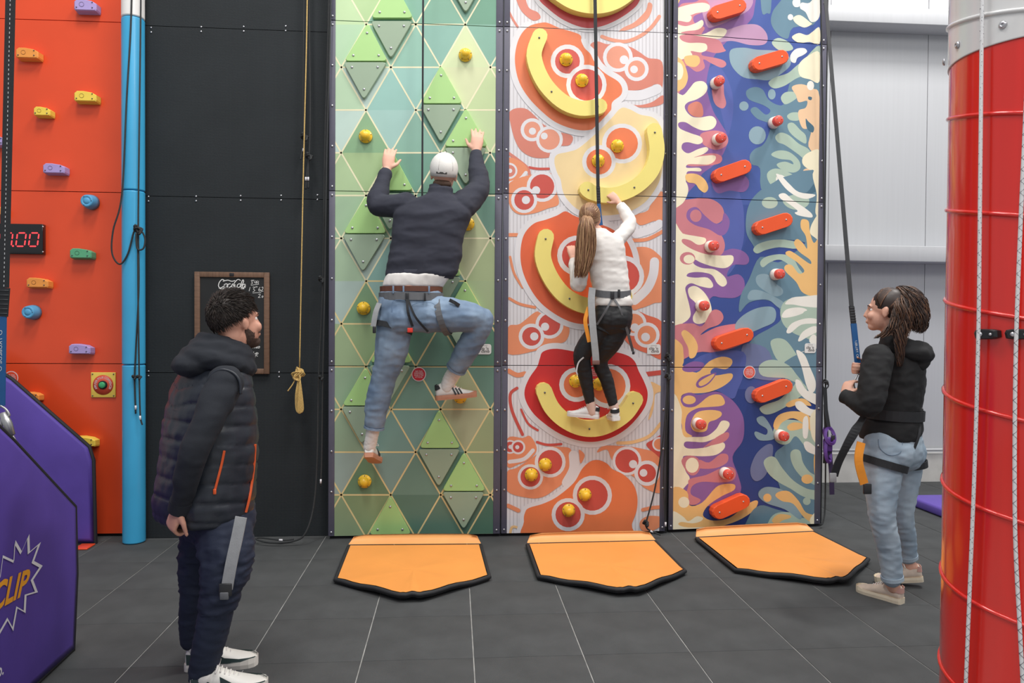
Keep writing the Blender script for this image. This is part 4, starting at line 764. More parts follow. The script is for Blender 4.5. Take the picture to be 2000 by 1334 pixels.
# ================================================================ ropes
def rope(name, label, paths, r, m, cat='rope', group=None, tips=(), knots=(), tipm=None):
    """paths: lists of (px, py, Y)"""
    P0 = [[at(*p) for p in path] for path in paths]; allp = [p for q in P0 for p in q]; low = min(allp, key=lambda p: p.z)
    t = thing(name, low, label, cat, group)
    for P in P0: MB().tube([V((p.x, p.y, max(p.z, r))) for p in spline(P, 8)], r, 8).build('strand', m, t)
    for (x, y, Y, kr) in knots:
        c = at(x, y, Y); b = MB()
        for k in range(3):
            ph = k*1.1; b.tube([c + V((math.cos(a*math.pi/6 + ph)*kr*(1 - 0.15*k), 0.012*math.sin(a*math.pi/3 + ph) - 0.004*k, math.sin(a*math.pi/6)*kr*(0.6 + 0.3*k))) for a in range(12)], r*1.15, 8, closed=True)
        b.build('knot', m, t)
    for (x, y, x2, y2, Y) in tips: MB().tube([at(x, y, Y), at(x2, y2, Y)], r*1.15, 8).build('white_tip', tipm or wprint, t)
    return t
blk = mat((44, 46, 48), 0.75, 0.15, 60, 0.3, 400); gold = mat((206, 172, 104), 0.7, 0.2, 120, 0.4, 500)
gr = rope('hanging_rope', 'thin golden cord hanging with a wound bundle at its end', [[(602, -400, 5.27), (600, 0, 5.27), (592, 360, 5.27), (585, 720, 5.27)], [(579, 735, 5.27), (572, 750, 5.26), (562, 764, 5.26)]], 0.0042, gold, 'rope')
b = MB()
for k in range(9):
    c = at(583, 731, 5.27); b.tube([c + V((math.cos(a*math.pi/8)*(0.046 - 0.004*k), -0.012*math.sin(a*math.pi/8 + k) - 0.01, math.sin(a*math.pi/8 + k*0.5)*(0.018 + 0.004*k))) for a in range(16)], 0.0042, 6, closed=True)
b.build('wound_knot', gold, gr); b = MB()
for k in range(6):
    x = 578.5 + k*2.2; b.tube(spline([at(583, 738, 5.26), at(x - 1, 770, 5.26 - 0.004*(k % 2)), at(x, 800, 5.26), at(585, 807 - (k % 3), 5.255), at(x + 3, 798, 5.25), at(586, 740, 5.25)], 5), 0.0042, 6)
b.build('loop', gold, gr)
rope('knotted_rope', 'pair of black ropes knotted beside the golden cord', [[(596, -300, 5.3), (594, 0, 5.3), (592, 180, 5.3), (593, 262, 5.3), (592, 285, 5.29), (587, 312, 5.29)], [(605, -300, 5.3), (604, 0, 5.3), (606, 200, 5.3), (604, 300, 5.29), (600, 330, 5.29), (597, 370, 5.29)], [(603, 305, 5.29), (602, 335, 5.29), (602, 368, 5.29)]], 0.006, blk, knots=[(595, 268, 5.29, 0.022), (604, 306, 5.285, 0.020)], tips=[(593, 290, 592, 296, 5.287), (597.5, 346, 597.3, 353, 5.287), (602, 346, 602, 353, 5.287)])
rope('floor_rope', 'black rope running down the black wall to a loop on the floor', [[(642, -300, 5.27), (642, 0, 5.27), (634, 300, 5.27), (630, 560, 5.27), (622, 740, 5.26), (619, 900, 5.24), (612, 990, 5.2), (596, 1042, 5.14), (572, 1057, 5.13), (530, 1060, 5.13), (502, 1054, 5.17), (508, 1050, 5.2), (550, 1055, 5.18), (574, 1053, 5.2)]], 0.006, blk, tips=[(545, 1054.6, 552, 1055, 5.17)], knots=[(628, 546, 5.265, 0.018)])
rope('wall_rope', 'black rope hanging along the green wall edge with a white tip', [[(647, -300, 5.24), (646, 0, 5.24), (638, 300, 5.24), (634, 560, 5.24), (630, 740, 5.23), (628, 890, 5.23), (626, 950, 5.23)]], 0.0055, blk, tips=[(626.6, 936, 626.2, 944, 5.226)], knots=[(627, 738, 5.228, 0.012)])
rope('pole_rope', 'black ropes knotted on the blue padded pole', [[(258, -300, 5.208), (257, 0, 5.208), (247, 200, 5.208), (238, 380, 5.208), (221, 450, 5.208), (219, 495, 5.208), (234, 516, 5.208), (250, 495, 5.203), (262, 452, 5.198), (272, 446, 5.188), (283, 465, 5.198), (280, 485, 5.198), (268, 485, 5.188), (266, 455, 5.188)], [(276, -300, 5.223), (275, 0, 5.223), (272, 250, 5.218), (270, 440, 5.208), (271, 560, 5.208), (265, 690, 5.208), (263, 740, 5.208), (265, 808, 5.208)], [(269, 450, 5.203), (270, 600, 5.198), (272, 740, 5.198), (274, 810, 5.198), (278, 830, 5.198)]], 0.0058, blk, knots=[(270, 449, 5.193, 0.026), (263, 737, 5.203, 0.01), (272, 737, 5.198, 0.01)], tips=[(265, 792, 265.2, 800, 5.204), (273.5, 812, 274, 820, 5.194)])
rope('seam_rope', 'black ropes knotted between the orange face wall and blue wall', [[(1302, -300, 5.26), (1299, 0, 5.26), (1303, 350, 5.26), (1304, 690, 5.25), (1303, 760, 5.25), (1296, 850, 5.24), (1280, 950, 5.22), (1262, 1020, 5.2)], [(1306, -300, 5.28), (1304, 0, 5.28), (1307, 400, 5.28), (1307, 700, 5.27), (1305, 780, 5.26), (1297, 920, 5.26), (1300, 1036, 5.25)], [(1260, 1022, 5.2), (1266, 1034, 5.19), (1290, 1045, 5.17)]], 0.0058, blk, knots=[(1305, 697, 5.24, 0.022), (1304, 735, 5.24, 0.018), (1261, 1021, 5.19, 0.018)], tips=[(1270, 1037, 1277, 1040, 5.183), (1300, 1020, 1300, 1028, 5.245)])
rope('side_rope', 'black rope hanging down the outer edge of the blue wall', [[(1600, -300, 5.38), (1603, 0, 5.38), (1608, 300, 5.39), (1612, 700, 5.40), (1612, 960, 5.41), (1608, 1018, 5.38), (1600, 1024, 5.36)]], 0.006, blk, knots=[(1612, 745, 5.395, 0.016)])
# belay lines of the climbers
def belay_line(label, a, bpt_, wd, parts):
    t = thing('belay_strap', bpt_, label, 'belay strap'); s = strap_side(a, bpt_)
    MB().tube([a, a.lerp(bpt_, 0.5), bpt_], 0, flat=(wd/2, 0.0012), side=s).build('webbing', webbing, t)
    return t, s
t, s = belay_line('thin black belay strap leading down to the man on the green wall', at(828, -330, 5.12), at(824.5, 402, 5.09), 0.013, [])
t, s = belay_line('black belay strap with blue end leading down to the climbing girl', at(1157, -330, 5.16), at(1168, 366, 5.12), 0.024, [])
a, c = at(1168, 364, 5.12), at(1169.5, 398, 5.12); MB().tube([a, c], 0, flat=(0.013, 0.003), side=s).build('grip_sleeve', webbing, t)
MB().tube([c, at(1171, 415, 5.12), at(1174, 440, 5.12)], 0, flat=(0.0125, 0.003), side=s).build('blue_sleeve', tblue, t)
b = MB()
for k in range(6): q = a.lerp(c, 0.1 + 0.15*k); b.tube([q + V((-0.0135, -0.004, 0)), q + V((0.0135, -0.004, 0))], 0.0014, 6)
b.build('sleeve_ridge', mat((70, 72, 76), 0.5), t)
a, c = at(1599, -160, 5.30), at(1663, 598, 4.02)
t, s = belay_line('black belay strap with blue lettered sleeve held by the woman', a, c, 0.026, [])
d = at(1667, 632, 4.0); MB().tube([c, d], 0, flat=(0.0145, 0.004), side=s).build('grip_sleeve', webbing, t)
b = MB()
for k in range(6): q = c.lerp(d, 0.1 + 0.15*k); b.tube([q + V((-0.015, -0.005, 0)), q + V((0.015, -0.005, 0))], 0.0016, 6)
b.build('sleeve_ridge', mat((70, 72, 76), 0.5), t)
e_ = at(1677, 728, 3.96); MB().tube([d, d.lerp(e_, 0.5), e_], 0, flat=(0.0165, 0.004), side=s).build('blue_sleeve', tblue, t)
stext('O TRUBLUE O', at(1674, 697, 3.972), at(1669, 650, 3.995), 0.013, 0.0055, thread, t)
b = MB(); b.tube(spline([e_, at(1682, 740, 3.95), at(1680, 758, 3.95), at(1672, 762, 3.95), at(1668, 748, 3.95), e_], 5), 0.0045, 8); b.build('carabiner', alu, t)
# ================================================================ red spiral pipe column
cyc = V((1.916, 2.33, 0)); CRAD = 0.253
col = thing('pipe_column', cyc, 'large glossy red spiral pipe column with white top and hanging ropes', 'column')
redm = mat((224, 38, 28), 0.2, 0.05, 2, coat=0.7, stretch=(6, 6, 0.2)); whitem = mat((222, 222, 222), 0.25, coat=0.5)
zb = 2.387
MB().disc_stack(cyc, UP, [(CRAD, 0.0), (CRAD, zb)], 72).build('red_pipe', redm, col)
MB().disc_stack(cyc, UP, [(CRAD + 0.004, zb), (CRAD + 0.004, 5.6)], 72).build('white_pipe', whitem, col)
limb = math.atan2(at(1846, 572, 2.55).y - cyc.y, at(1846, 572, 2.55).x - cyc.x)
def helix(z0, z1, m, rr):
    P = []; pitch = 0.313; k0 = int((z0 - 1.614)/pitch*48); k1 = int((z1 - 1.614)/pitch*48)
    for k in range(k0, k1 + 1):
        a = limb - 2*math.pi*k/48; P.append(V((cyc.x + math.cos(a)*rr, cyc.y + math.sin(a)*rr, 1.614 + pitch*k/48)))
    return MB().tube([p for p in P if z0 < p.z < z1], 0.0075, 8)
helix(0.02, zb - 0.01, redm, CRAD).build('spiral_seam', redm, col); helix(zb + 0.01, 5.5, whitem, CRAD + 0.004).build('spiral_seam', whitem, col)
def on_cyl(px, py, off=0.0):
    d = ray(px, py); r = CRAD + off; ox, oy = -cyc.x, -cyc.y; A_ = d.x*d.x + d.y*d.y; B_ = 2*(ox*d.x + oy*d.y); C_ = ox*ox + oy*oy - r*r
    disc = B_*B_ - 4*A_*C_
    t = (-B_ - math.sqrt(max(0, disc)))/(2*A_); return CAM + d*t
for x, y in ((1959, 49), (1871, 88), (1846, 121), (2060, 30)):
    p = on_cyl(x, y, 0.004); nn = V((p.x - cyc.x, p.y - cyc.y, 0)).normalized(); MB().disc_stack(p, nn, [(0.012, 0), (0.012, 0.004), (0.008, 0.008), (0.004, 0.008), (0.003, 0.004)], 12).build('bolt', steel, col)
wrope = mat((222, 222, 224), 0.7, 0.06, 90, 0.3, 300); tracer = mat((90, 90, 100), 0.7)
for label, pts, bx in (('white rope in front of the red column running past a bracket bolt', [(1920, -260), (1918, 0), (1914, 400), (1911, 650), (1904, 900), (1894, 1150), (1886, 1345), (1880, 1500)], (1931, 653)), ('white rope swinging across the red column towards its far bracket', [(2012, 0), (2004, 200), (1994, 420), (1985, 652), (1982, 850), (1983, 1050), (1992, 1230), (1998, 1345), (2004, 1500)], (1990, 653))):
    P = spline([on_cyl(x, y, 0.03) for x, y in pts], 10); P = [p for p in P if p.z > 0.01]
    t = thing('column_rope', P[-1], label, 'rope'); MB().tube(P, 0.0058, 10).build('strand', wrope, t)
    for sgn in (1, -1):
        Q = []; L = 0
        for i, p in enumerate(P):
            for k in range(6):
                q = p.lerp(P[min(i + 1, len(P) - 1)], k/6); L = q.z/0.035*2*math.pi*sgn; Q.append(q + V((math.cos(L)*0.0058, math.sin(L)*0.0058, 0)))
        MB().tube(Q, 0.0009, 4).build('tracer_thread', tracer, t)
    p = on_cyl(bx[0], bx[1], 0.0); nn = V((p.x - cyc.x, p.y - cyc.y, 0)).normalized(); tt = UP.cross(nn); t2 = thing('rope_bracket', p - UP*0.016, 'black bracket bolted to the red column ' + ('beside the nearer rope' if bx[0] < 1950 else 'behind the second rope'), 'bracket')
    Q = [p + tt*x_ + UP*y_ for x_, y_ in ((-0.034, 0.004), (-0.03, 0.013), (-0.01, 0.017), (0.02, 0.016), (0.036, 0.012), (0.038, -0.008), (0.02, -0.015), (-0.01, -0.016), (-0.03, -0.013))]
    MB().rings([[q_ - nn*0.004 for q_ in Q], [q_ + nn*0.02 for q_ in Q], [p + (q_ - p)*0.8 + nn*0.026 for q_ in Q]], True, True, 0, False).build('body', mat((30, 31, 34), 0.45), t2)
    bolt(p + nn*0.026 - tt*0.012, nn, t2, 0.008); bolt(p + nn*0.026 + tt*0.02, nn, t2, 0.005)
# purple harness hanging at the wall edge
hp = mat((84, 48, 128), 0.65, 0.15, 20)
hk = at(1612, 752, 5.36); hn = thing('hanging_harness', at(1624, 968, 5.34), 'purple and black climbing harness hanging beside the blue wall', 'harness')
MB().tube([hk + V((0.022*math.cos(a*math.pi/8), -0.004, 0.026*math.sin(a*math.pi/8))) for a in range(16)], 0.005, 8, closed=True).build('ring', trim, hn)
MB().tube([at(1611, 757, 5.345), at(1613, 800, 5.345), at(1619, 838, 5.34)], 0, flat=(0.016, 0.002), side=V((1, 0.2, 0))).build('strap', webbing, hn)
MB().tube([at(1612, 790, 5.35), at(1614, 850, 5.35), at(1611, 905, 5.34)], 0, flat=(0.014, 0.002), side=V((1, -0.2, 0))).build('strap', webbing, hn)
for k, (x, y, w2, h2) in enumerate([(1620, 850, 9, 15), (1616, 880, 7, 20)]):
    c = at(x, y, 5.34); s = 5.34/F
    MB().tube(spline([c + V((w2*s*math.cos(a*math.pi/5), 0.02*math.sin(a*math.pi/5 + k), h2*s*math.sin(a*math.pi/5))) for a in range(10)], 4, True), 0, flat=(0.024, 0.011), side=V((0.3, 1, 0.2)), closed=True).build('padded_loop', hp, hn)
MB().box(at(1619, 868, 5.33), (0.05, 0.03, 0.11), bev=0.012).build('pad', hp, hn)
MB().box(at(1627, 856, 5.31), (0.03, 0.012, 0.045), bev=0.004).build('buckle', mat((60, 58, 64), 0.35, metal=0.5), hn)
MB().tube([at(1620, 880, 5.33), at(1624, 925, 5.33), at(1625, 966, 5.33)], 0, flat=(0.018, 0.002), side=V((1, 0, 0))).build('tail_strap', mat((44, 32, 66), 0.7), hn)
# ================================================================ people
def fuse(mb, voxel, smooth=6, disp=None, name='body'):
    """all shapes of mb -> one continuous skin (world coordinates)"""
    me = bpy.data.meshes.new(name); me.from_pydata(mb.v, [], mb.f)
    bm = bmesh.new(); bm.from_mesh(me); bmesh.ops.recalc_face_normals(bm, faces=bm.faces[:]); bm.to_mesh(me); bm.free()
    o = bpy.data.objects.new(name, me); COL.objects.link(o)
    r = o.modifiers.new('r', 'REMESH'); r.mode = 'VOXEL'; r.voxel_size = voxel
    if smooth:
        s = o.modifiers.new('s', 'SMOOTH'); s.factor = 0.5; s.iterations = smooth
    dg = bpy.context.evaluated_depsgraph_get(); dg.update()
    out = bpy.data.meshes.new_from_object(o.evaluated_get(dg)); bpy.data.objects.remove(o); bpy.data.meshes.remove(me)
    if disp:
        nn = [v.normal.copy() for v in out.vertices]
        for v, n in zip(out.vertices, nn): v.co = v.co + n*disp(v.co, n)
    for p in out.polygons: p.use_smooth = True
    return out
def place(me, name, mats, parent=None, **kw):
    """world-space mesh -> object standing at its own base"""
    xs = [v.co for v in me.vertices]; base = V(((min(p.x for p in xs) + max(p.x for p in xs))/2, (min(p.y for p in xs) + max(p.y for p in xs))/2, min(p.z for p in xs)))
    me.transform(Matrix.Translation(-base))
    for m in (mats if isinstance(mats, (list, tuple)) else [mats]): me.materials.append(m)
    me.name = name; me.update()
    return link(me, name, base, parent, kw.get('label'), kw.get('cat'), kw.get('group'), kw.get('kind'))
def limb(mb, pts, rad, n=14, sub=5, ends=True):
    """tapering round limb through joints; rounded ends when ends"""
    P = [V((p.x, p.y, p.z, r)) for p, r in zip(pts, rad)]; Q = spline(P, sub) if len(P) > 2 else [P[0].lerp(P[1], k/8) for k in range(9)]
    C = [V((q[0], q[1], q[2])) for q in Q]; R = [q[3] for q in Q]
    if ends:
        d0 = (C[0] - C[1]).normalized(); d1 = (C[-1] - C[-2]).normalized(); r0, r1 = R[0], R[-1]
        C = [C[0] + d0*r0*0.95, C[0] + d0*r0*0.7, C[0] + d0*r0*0.35] + C + [C[-1] + d1*r1*0.35, C[-1] + d1*r1*0.7, C[-1] + d1*r1*0.95]
        R = [r0*0.3, r0*0.72, r0*0.94] + R + [r1*0.94, r1*0.72, r1*0.3]
    return mb.tube(C, R, n)
def trunk(mb, rows, side, front, n=28, sub=4):
    """torso loft: rows of (centre, half width along side, half depth along front)"""
    P = [V((c.x, c.y, c.z, a)) for c, a, b in rows]; B_ = [V((b, 0, 0)) for c, a, b in rows]
    Q = spline(P, sub); Bq = spline(B_, sub); rs = []
    for q, bb in zip(Q, Bq):
        c = V((q[0], q[1], q[2])); ring_ = []
        for k in range(n):
            t = 2*math.pi*k/n; cx, sx = math.cos(t), math.sin(t); e = 0.86
            ring_.append(c + side*(math.copysign(abs(cx)**e, cx)*q[3]) + front*(math.copysign(abs(sx)**e, sx)*bb.x))
        rs.append(ring_)
    return mb.rings(rs)
def head_shapes(mb, c, fwd, upv, k=1.0):
    fwd = fwd.normalized(); r = fwd.cross(upv).normalized(); u = r.cross(fwd).normalized(); ax = (r, fwd, u)
    q = lambda a, b, d: c + r*(a*k) + fwd*(b*k) + u*(d*k)
    E_ = lambda p, rx, ry, rz, s=16, g=12: mb.sphere(p, (rx*k, ry*k, rz*k), 0, s, g, ax)
    E_(q(0, -0.012, 0.025), 0.076, 0.096, 0.092); E_(q(0, 0.03, -0.035), 0.060, 0.066, 0.075); E_(q(0, 0.062, -0.088), 0.032, 0.030, 0.024)
    E_(q(0, 0.078, 0.022), 0.046, 0.018, 0.014); E_(q(0, 0.094, -0.062), 0.022, 0.010, 0.011)
    for s in (-1, 1): E_(q(s*0.036, 0.070, -0.03), 0.024, 0.022, 0.024); E_(q(s*0.076, -0.004, -0.012), 0.009, 0.016, 0.029); E_(q(s*0.082, -0.011, 0.0), 0.005, 0.012, 0.019)
    mb.tube([q(0, 0.086, 0.018), q(0, 0.100, -0.012), q(0, 0.107, -0.028), q(0, 0.094, -0.036)], [0.007*k, 0.0095*k, 0.012*k, 0.011*k], 10)
    return q, ax
def eyes(q, ax, parent, k=1.0):
    for s in (-1, 1):
        MB().sphere(q(s*0.031, 0.0700, 0.004), 0.0105*k, 0, 10, 8).build('eye', mat((235, 232, 228), 0.3), parent)
        MB().sphere(q(s*0.031, 0.0782, 0.004), 0.0042*k, 0, 8, 6).build('iris', mat((60, 44, 34), 0.2), parent)
        MB().tube(spline([q(s*0.014, 0.091, 0.022), q(s*0.032, 0.089, 0.028), q(s*0.05, 0.076, 0.023)], 4), [0.003*k]*9, 6).build('eyebrow', mat((52, 38, 32), 0.8), parent)
def hand_shapes(mb, wrist, d, palm, thumb, curl, k=1.0, spread=1.0, tcurl=0.5):
    """palm with five bent fingers; d: wrist to knuckles, palm: way the palm faces, thumb: side of the thumb"""
    d = d.normalized(); thumb = (thumb - d*thumb.dot(d)).normalized(); pn = d.cross(thumb); pn = pn if pn.dot(palm) > 0 else -pn
    kn = wrist + d*0.088*k
    rs = []
    for t, w_, h in ((-0.02, 0.026, 0.021), (0.0, 0.027, 0.020), (0.03, 0.036, 0.019), (0.065, 0.041, 0.017), (0.092, 0.039, 0.013), (0.1, 0.03, 0.008)):
        rs.append([wrist + d*t*k + thumb*(math.cos(a*math.pi/7)*w_*k) + pn*(math.sin(a*math.pi/7)*h*k) for a in range(14)])
    mb.rings(rs)
    tips = []
    for off, L, r in ((0.030, 0.072, 0.0090), (0.0105, 0.080, 0.0094), (-0.0095, 0.074, 0.0090), (-0.029, 0.060, 0.0082)):
        p = kn + thumb*off*k; a = 0.15; P = [p - d*0.02*k, p]; R = [r*k*1.02, r*k]
        dr = (d + thumb*off*3.0*spread).normalized()
        for s, f in ((0.46, 0.75), (0.30, 1.0), (0.24, 0.75)):
            a += curl*f; P.append(P[-1] + (dr*math.cos(a) + pn*math.sin(a))*L*s*k); R.append(R[-1]*0.93)
        limb(mb, P, R, 10, 3); tips.append((P[-1], P[-2], pn))
    b0 = wrist + d*0.022*k + thumb*0.026*k; t1 = (thumb*0.75 + d*0.6 + pn*0.25).normalized(); t2 = (thumb*0.35 + d*0.85 + pn*tcurl).normalized()
    limb(mb, [b0, b0 + t1*0.034*k, b0 + t1*0.034*k + t2*0.03*k, b0 + t1*0.034*k + t2*0.054*k], [0.0145*k, 0.0115*k, 0.0098*k, 0.008*k], 10, 3)
    return tips
def folds(amp, sc, stretch=(1, 1, 1), ridge=True, seed=0.0):
    """fabric creases"""
    def f(co, n):
        p = V((co.x*stretch[0] + seed, co.y*stretch[1], co.z*stretch[2]))*sc
        a = noise.noise(p); b = noise.noise(p*2.3 + V((5, 2, 1)))
        v = (1 - 2*abs(a))*0.7 + b*0.45 if ridge else a + 0.4*b
        return amp*v
    return f
def loop_strap(parent, name, c, axis, ra, rb, ref, width, m, thick=0.002, n=28, sag=None):
    """flat strap closed round a limb or waist"""
    axis = axis.normalized(); a = (ref - axis*ref.dot(axis)).normalized(); b = axis.cross(a)
    P = [c + a*(ra*math.cos(2*math.pi*k/n)) + b*(rb*math.sin(2*math.pi*k/n)) + (sag(k/n) if sag else V((0, 0, 0))) for k in range(n)]
    return MB().tube(P, 0, flat=(width/2, thick), side=axis, closed=True).build(name, m, parent)
def strap(parent, name, pts, width, m, side, thick=0.002, sub=6):
    return MB().tube(spline(pts, sub), 0, flat=(width/2, thick), side=side).build(name, m, parent)
def shoe(parent, O, t, upv, L, colours, style, k=1.0):
    """trainer: O heel bottom, t toe direction, upv foot's up. style adds stripes / patches"""
    t = t.normalized(); s = t.cross(upv).normalized(); u = s.cross(t).normalized(); upm, solem, accm, lacem = colours
    f = lambda d, w_, h: O + t*(d*L) + s*(w_*k) + u*(h*k*1.22)
    prof = [(0.015, 0.022, 0.062), (0.05, 0.031, 0.080), (0.14, 0.034, 0.088), (0.26, 0.035, 0.086), (0.36, 0.037, 0.080), (0.48, 0.041, 0.066), (0.62, 0.045, 0.052), (0.76, 0.046, 0.042), (0.88, 0.041, 0.035), (0.96, 0.029, 0.028), (0.995, 0.012, 0.020)]
    rs = []
    for d, w_, h in prof:
        base = 0.016; ring_ = []
        for q in range(16):
            a = 2*math.pi*q/16; x = math.copysign(abs(math.cos(a))**0.8, math.cos(a))*w_; z = math.sin(a); z = (base + (h - base)*0.38 + z*(h - base)*0.62) if z > 0 else (base + (h - base)*0.38 + z*(h - base)*0.40)
            if z > 0.05: x *= 1 - 0.35*((z - 0.05)/0.04)
            ring_.append(f(d, x, z))
        rs.append(ring_)
    sh = MB().rings(rs).build('shoe', upm, parent)
    out = [(0.0, 0.022), (0.03, 0.031), (0.14, 0.036), (0.3, 0.036), (0.48, 0.041), (0.65, 0.047), (0.78, 0.048), (0.89, 0.043), (0.965, 0.031), (1.005, 0.010)]
    poly = [(d, w_) for d, w_ in out] + [(d, -w_) for d, w_ in out[::-1]]
    lo = [f(d, w_*0.96, 0.0) for d, w_ in poly]; mi = [f(d, w_*1.04, 0.014) for d, w_ in poly]; hi = [f(d, w_*1.02, 0.026 + (0.006 if d > 0.85 else 0)) for d, w_ in poly]; inn = [f(d, w_*0.85, 0.024) for d, w_ in poly]
    MB().rings([lo, mi, hi, inn], True, True, 0, False).build('sole', solem, sh)
    for q in range(5):   # laces
        d = 0.40 + q*0.055; h = 0.0775 - q*0.0065
        MB().tube(spline([f(d, -0.022, h - 0.008), f(d + 0.012, 0, h + 0.003), f(d, 0.022, h - 0.008)], 4), 0.0028*k, 6).build('lace', lacem, sh)
    MB().tube(spline([f(0.34, 0, 0.083), f(0.37, 0.03, 0.092), f(0.35, 0.045, 0.075), f(0.37, 0.012, 0.085), f(0.37, -0.03, 0.093), f(0.35, -0.045, 0.076), f(0.37, -0.005, 0.086)], 4), 0.0026*k, 6).build('lace_bow', lacem, sh)
    MB().rings([[f(0.34 + 0.0*j, x*0.021, 0.080 + 0.003*(1 - x*x)) for x in (-1, -0.5, 0, 0.5, 1)] if j == 0 else [f(0.30, x*0.021, 0.108 + 0.003*(1 - x*x)) for x in (-1, -0.5, 0, 0.5, 1)] for j in (0, 1)] + [[f(0.315, x*0.021, 0.108) for x in (-1, -0.5, 0, 0.5, 1)], [f(0.36, x*0.021, 0.080) for x in (-1, -0.5, 0, 0.5, 1)]], False, False).build('tongue', upm, sh)
    if style == 'stripes':
        for sg in (-1, 1):
            for q in range(3):
                d = 0.42 + q*0.075; MB().tube(spline([f(d + 0.05, sg*0.0445, 0.024), f(d + 0.02, sg*0.0425, 0.040), f(d - 0.02, sg*0.033, 0.064 - q*0.004)], 4), 0, flat=(0.0052*k, 0.0014), side=t).build('stripe', accm, sh)
        MB().tube(spline([f(0.09, -0.0335, 0.074), f(0.02, -0.025, 0.066), f(0.005, 0, 0.064), f(0.02, 0.025, 0.066), f(0.09, 0.0335, 0.074)], 5), 0, flat=(0.014*k, 0.0016), side=u).build('heel_tab', accm, sh)
    if style == 'tab':
        MB().tube(spline([f(0.10, -0.0345, 0.066), f(0.02, -0.024, 0.062), f(0.004, 0, 0.060), f(0.02, 0.024, 0.062), f(0.10, 0.0345, 0.066)], 5), 0, flat=(0.015*k, 0.0016), side=u).build('heel_patch', accm, sh)
    if style == 'panels':
        for sg in (-1, 1):
            MB().rings([[f(d, sg*(w_ + 0.0015), h) for d, w_, h in ((0.04, 0.032, 0.024), (0.15, 0.036, 0.024), (0.30, 0.038, 0.024), (0.34, 0.038, 0.024))], [f(d, sg*(w_ + 0.0015), h) for d, w_, h in ((0.03, 0.030, 0.058), (0.14, 0.034, 0.056), (0.26, 0.036, 0.048), (0.31, 0.037, 0.040))]], False, False).build('heel_panel', accm, sh)
            MB().rings([[f(d, sg*(w_ + 0.0015), h) for d, w_, h in ((0.42, 0.040, 0.024), (0.60, 0.0465, 0.024), (0.78, 0.0475, 0.025), (0.92, 0.038, 0.028), (0.985, 0.016, 0.028))], [f(d, sg*(w_ + 0.001), h) for d, w_, h in ((0.40, 0.036, 0.062), (0.56, 0.043, 0.042), (0.76, 0.0455, 0.036), (0.90, 0.037, 0.035), (0.975, 0.016, 0.032))]], False, False).build('toe_panel', accm, sh)
    return sh
def hair_streams(c, ax, rad, tie, count, r, hairline, parent, mats_, lift=1.04, seed=3):
    """strands lying on the skull from the hairline to the tie point"""
    rnd = random.Random(seed); bs = [MB() for _ in mats_]; rx, fy, uz = ax
    td = V(((tie - c).dot(rx)/rad[0], (tie - c).dot(fy)/rad[1], (tie - c).dot(uz)/rad[2])).normalized()
    for i in range(count):
        d = hairline(rnd)
        P = []
        for k in range(9):
            t = k/8; q = d.lerp(td, t); q = q.normalized() if q.length > 1e-4 else td; l_ = lift + 0.02*noise.noise(V((i*0.37, t*2, 0))) + 0.015*math.sin(math.pi*t)
            P.append(c + rx*(q.x*rad[0]*l_) + fy*(q.y*rad[1]*l_) + uz*(q.z*rad[2]*l_))
        bs[i % len(bs)].tube(P, [r*0.7] + [r]*7 + [r*0.9], 5)
    return bs
def tail_strands(bs, paths, count, r, spread, wave=0.0, freq=4.0, seed=5, taper=0.35):
    """loose strands following a centre path; spread: list of half widths along it"""
    rnd = random.Random(seed)
    P = spline(paths, 6); n = len(P)
    for i in range(count):
        a = rnd.uniform(0, 2*math.pi); q = math.sqrt(rnd.random()); end = int(n*rnd.uniform(0.8, 1.0)); ph = rnd.uniform(0, 6.28); fr_ = freq*rnd.uniform(0.8, 1.25); Q = []
        for k in range(end):
            t = k/(n - 1); j = t*(len(spread) - 1); s0 = spread[int(j)]; s1 = spread[min(int(j) + 1, len(spread) - 1)]; w_ = s0 + (s1 - s0)*(j - int(j))
            o = V((math.cos(a)*q*w_, math.sin(a)*q*w_*0.7, 0.25*w_*math.sin(a*2)*q)) + V((math.cos(t*fr_*6.28 + ph), math.sin(t*fr_*6.28 + ph), 0))*(wave*min(1, t*4))
            Q.append(P[k] + o)
        if len(Q) > 2: bs[i % len(bs)].tube(Q, [r*(1 - taper*k/len(Q)) for k in range(len(Q) - 1)] + [r*0.2], 5)
skin = mat((222, 172, 150), 0.55, 0.04, 14, 0.05, 300); skin2 = mat((206, 152, 130), 0.55, 0.05, 14, 0.05, 300)
denim = mat((142, 162, 184), 0.85, 0.0, 6, 0.25, 500, c2=(92, 114, 142)); denim2 = mat((178, 194, 206), 0.85, 0.0, 6, 0.25, 500, c2=(140, 160, 178))
knitnavy = mat((50, 52, 64), 0.9, 0.08, 10, 0.3, 500); cotton = mat((228, 224, 220), 0.85, 0.03, 8, 0.2, 300)
grey = mat((98, 100, 104), 0.6, 0.06, 40, 0.2, 300); leather = mat((96, 56, 40), 0.5, 0.12, 12); lycra = mat((28, 29, 32), 0.6, 0.1, 10); ostrap = mat((240, 152, 44), 0.6, 0.06, 20); lgrey = mat((160, 162, 164), 0.55, 0.08, 30, 0.2, 300); buck = mat((40, 41, 44), 0.35)
SX, SY = V((1, 0, 0)), V((0, 1, 0))
def R_(px, Y): return px*Y/F
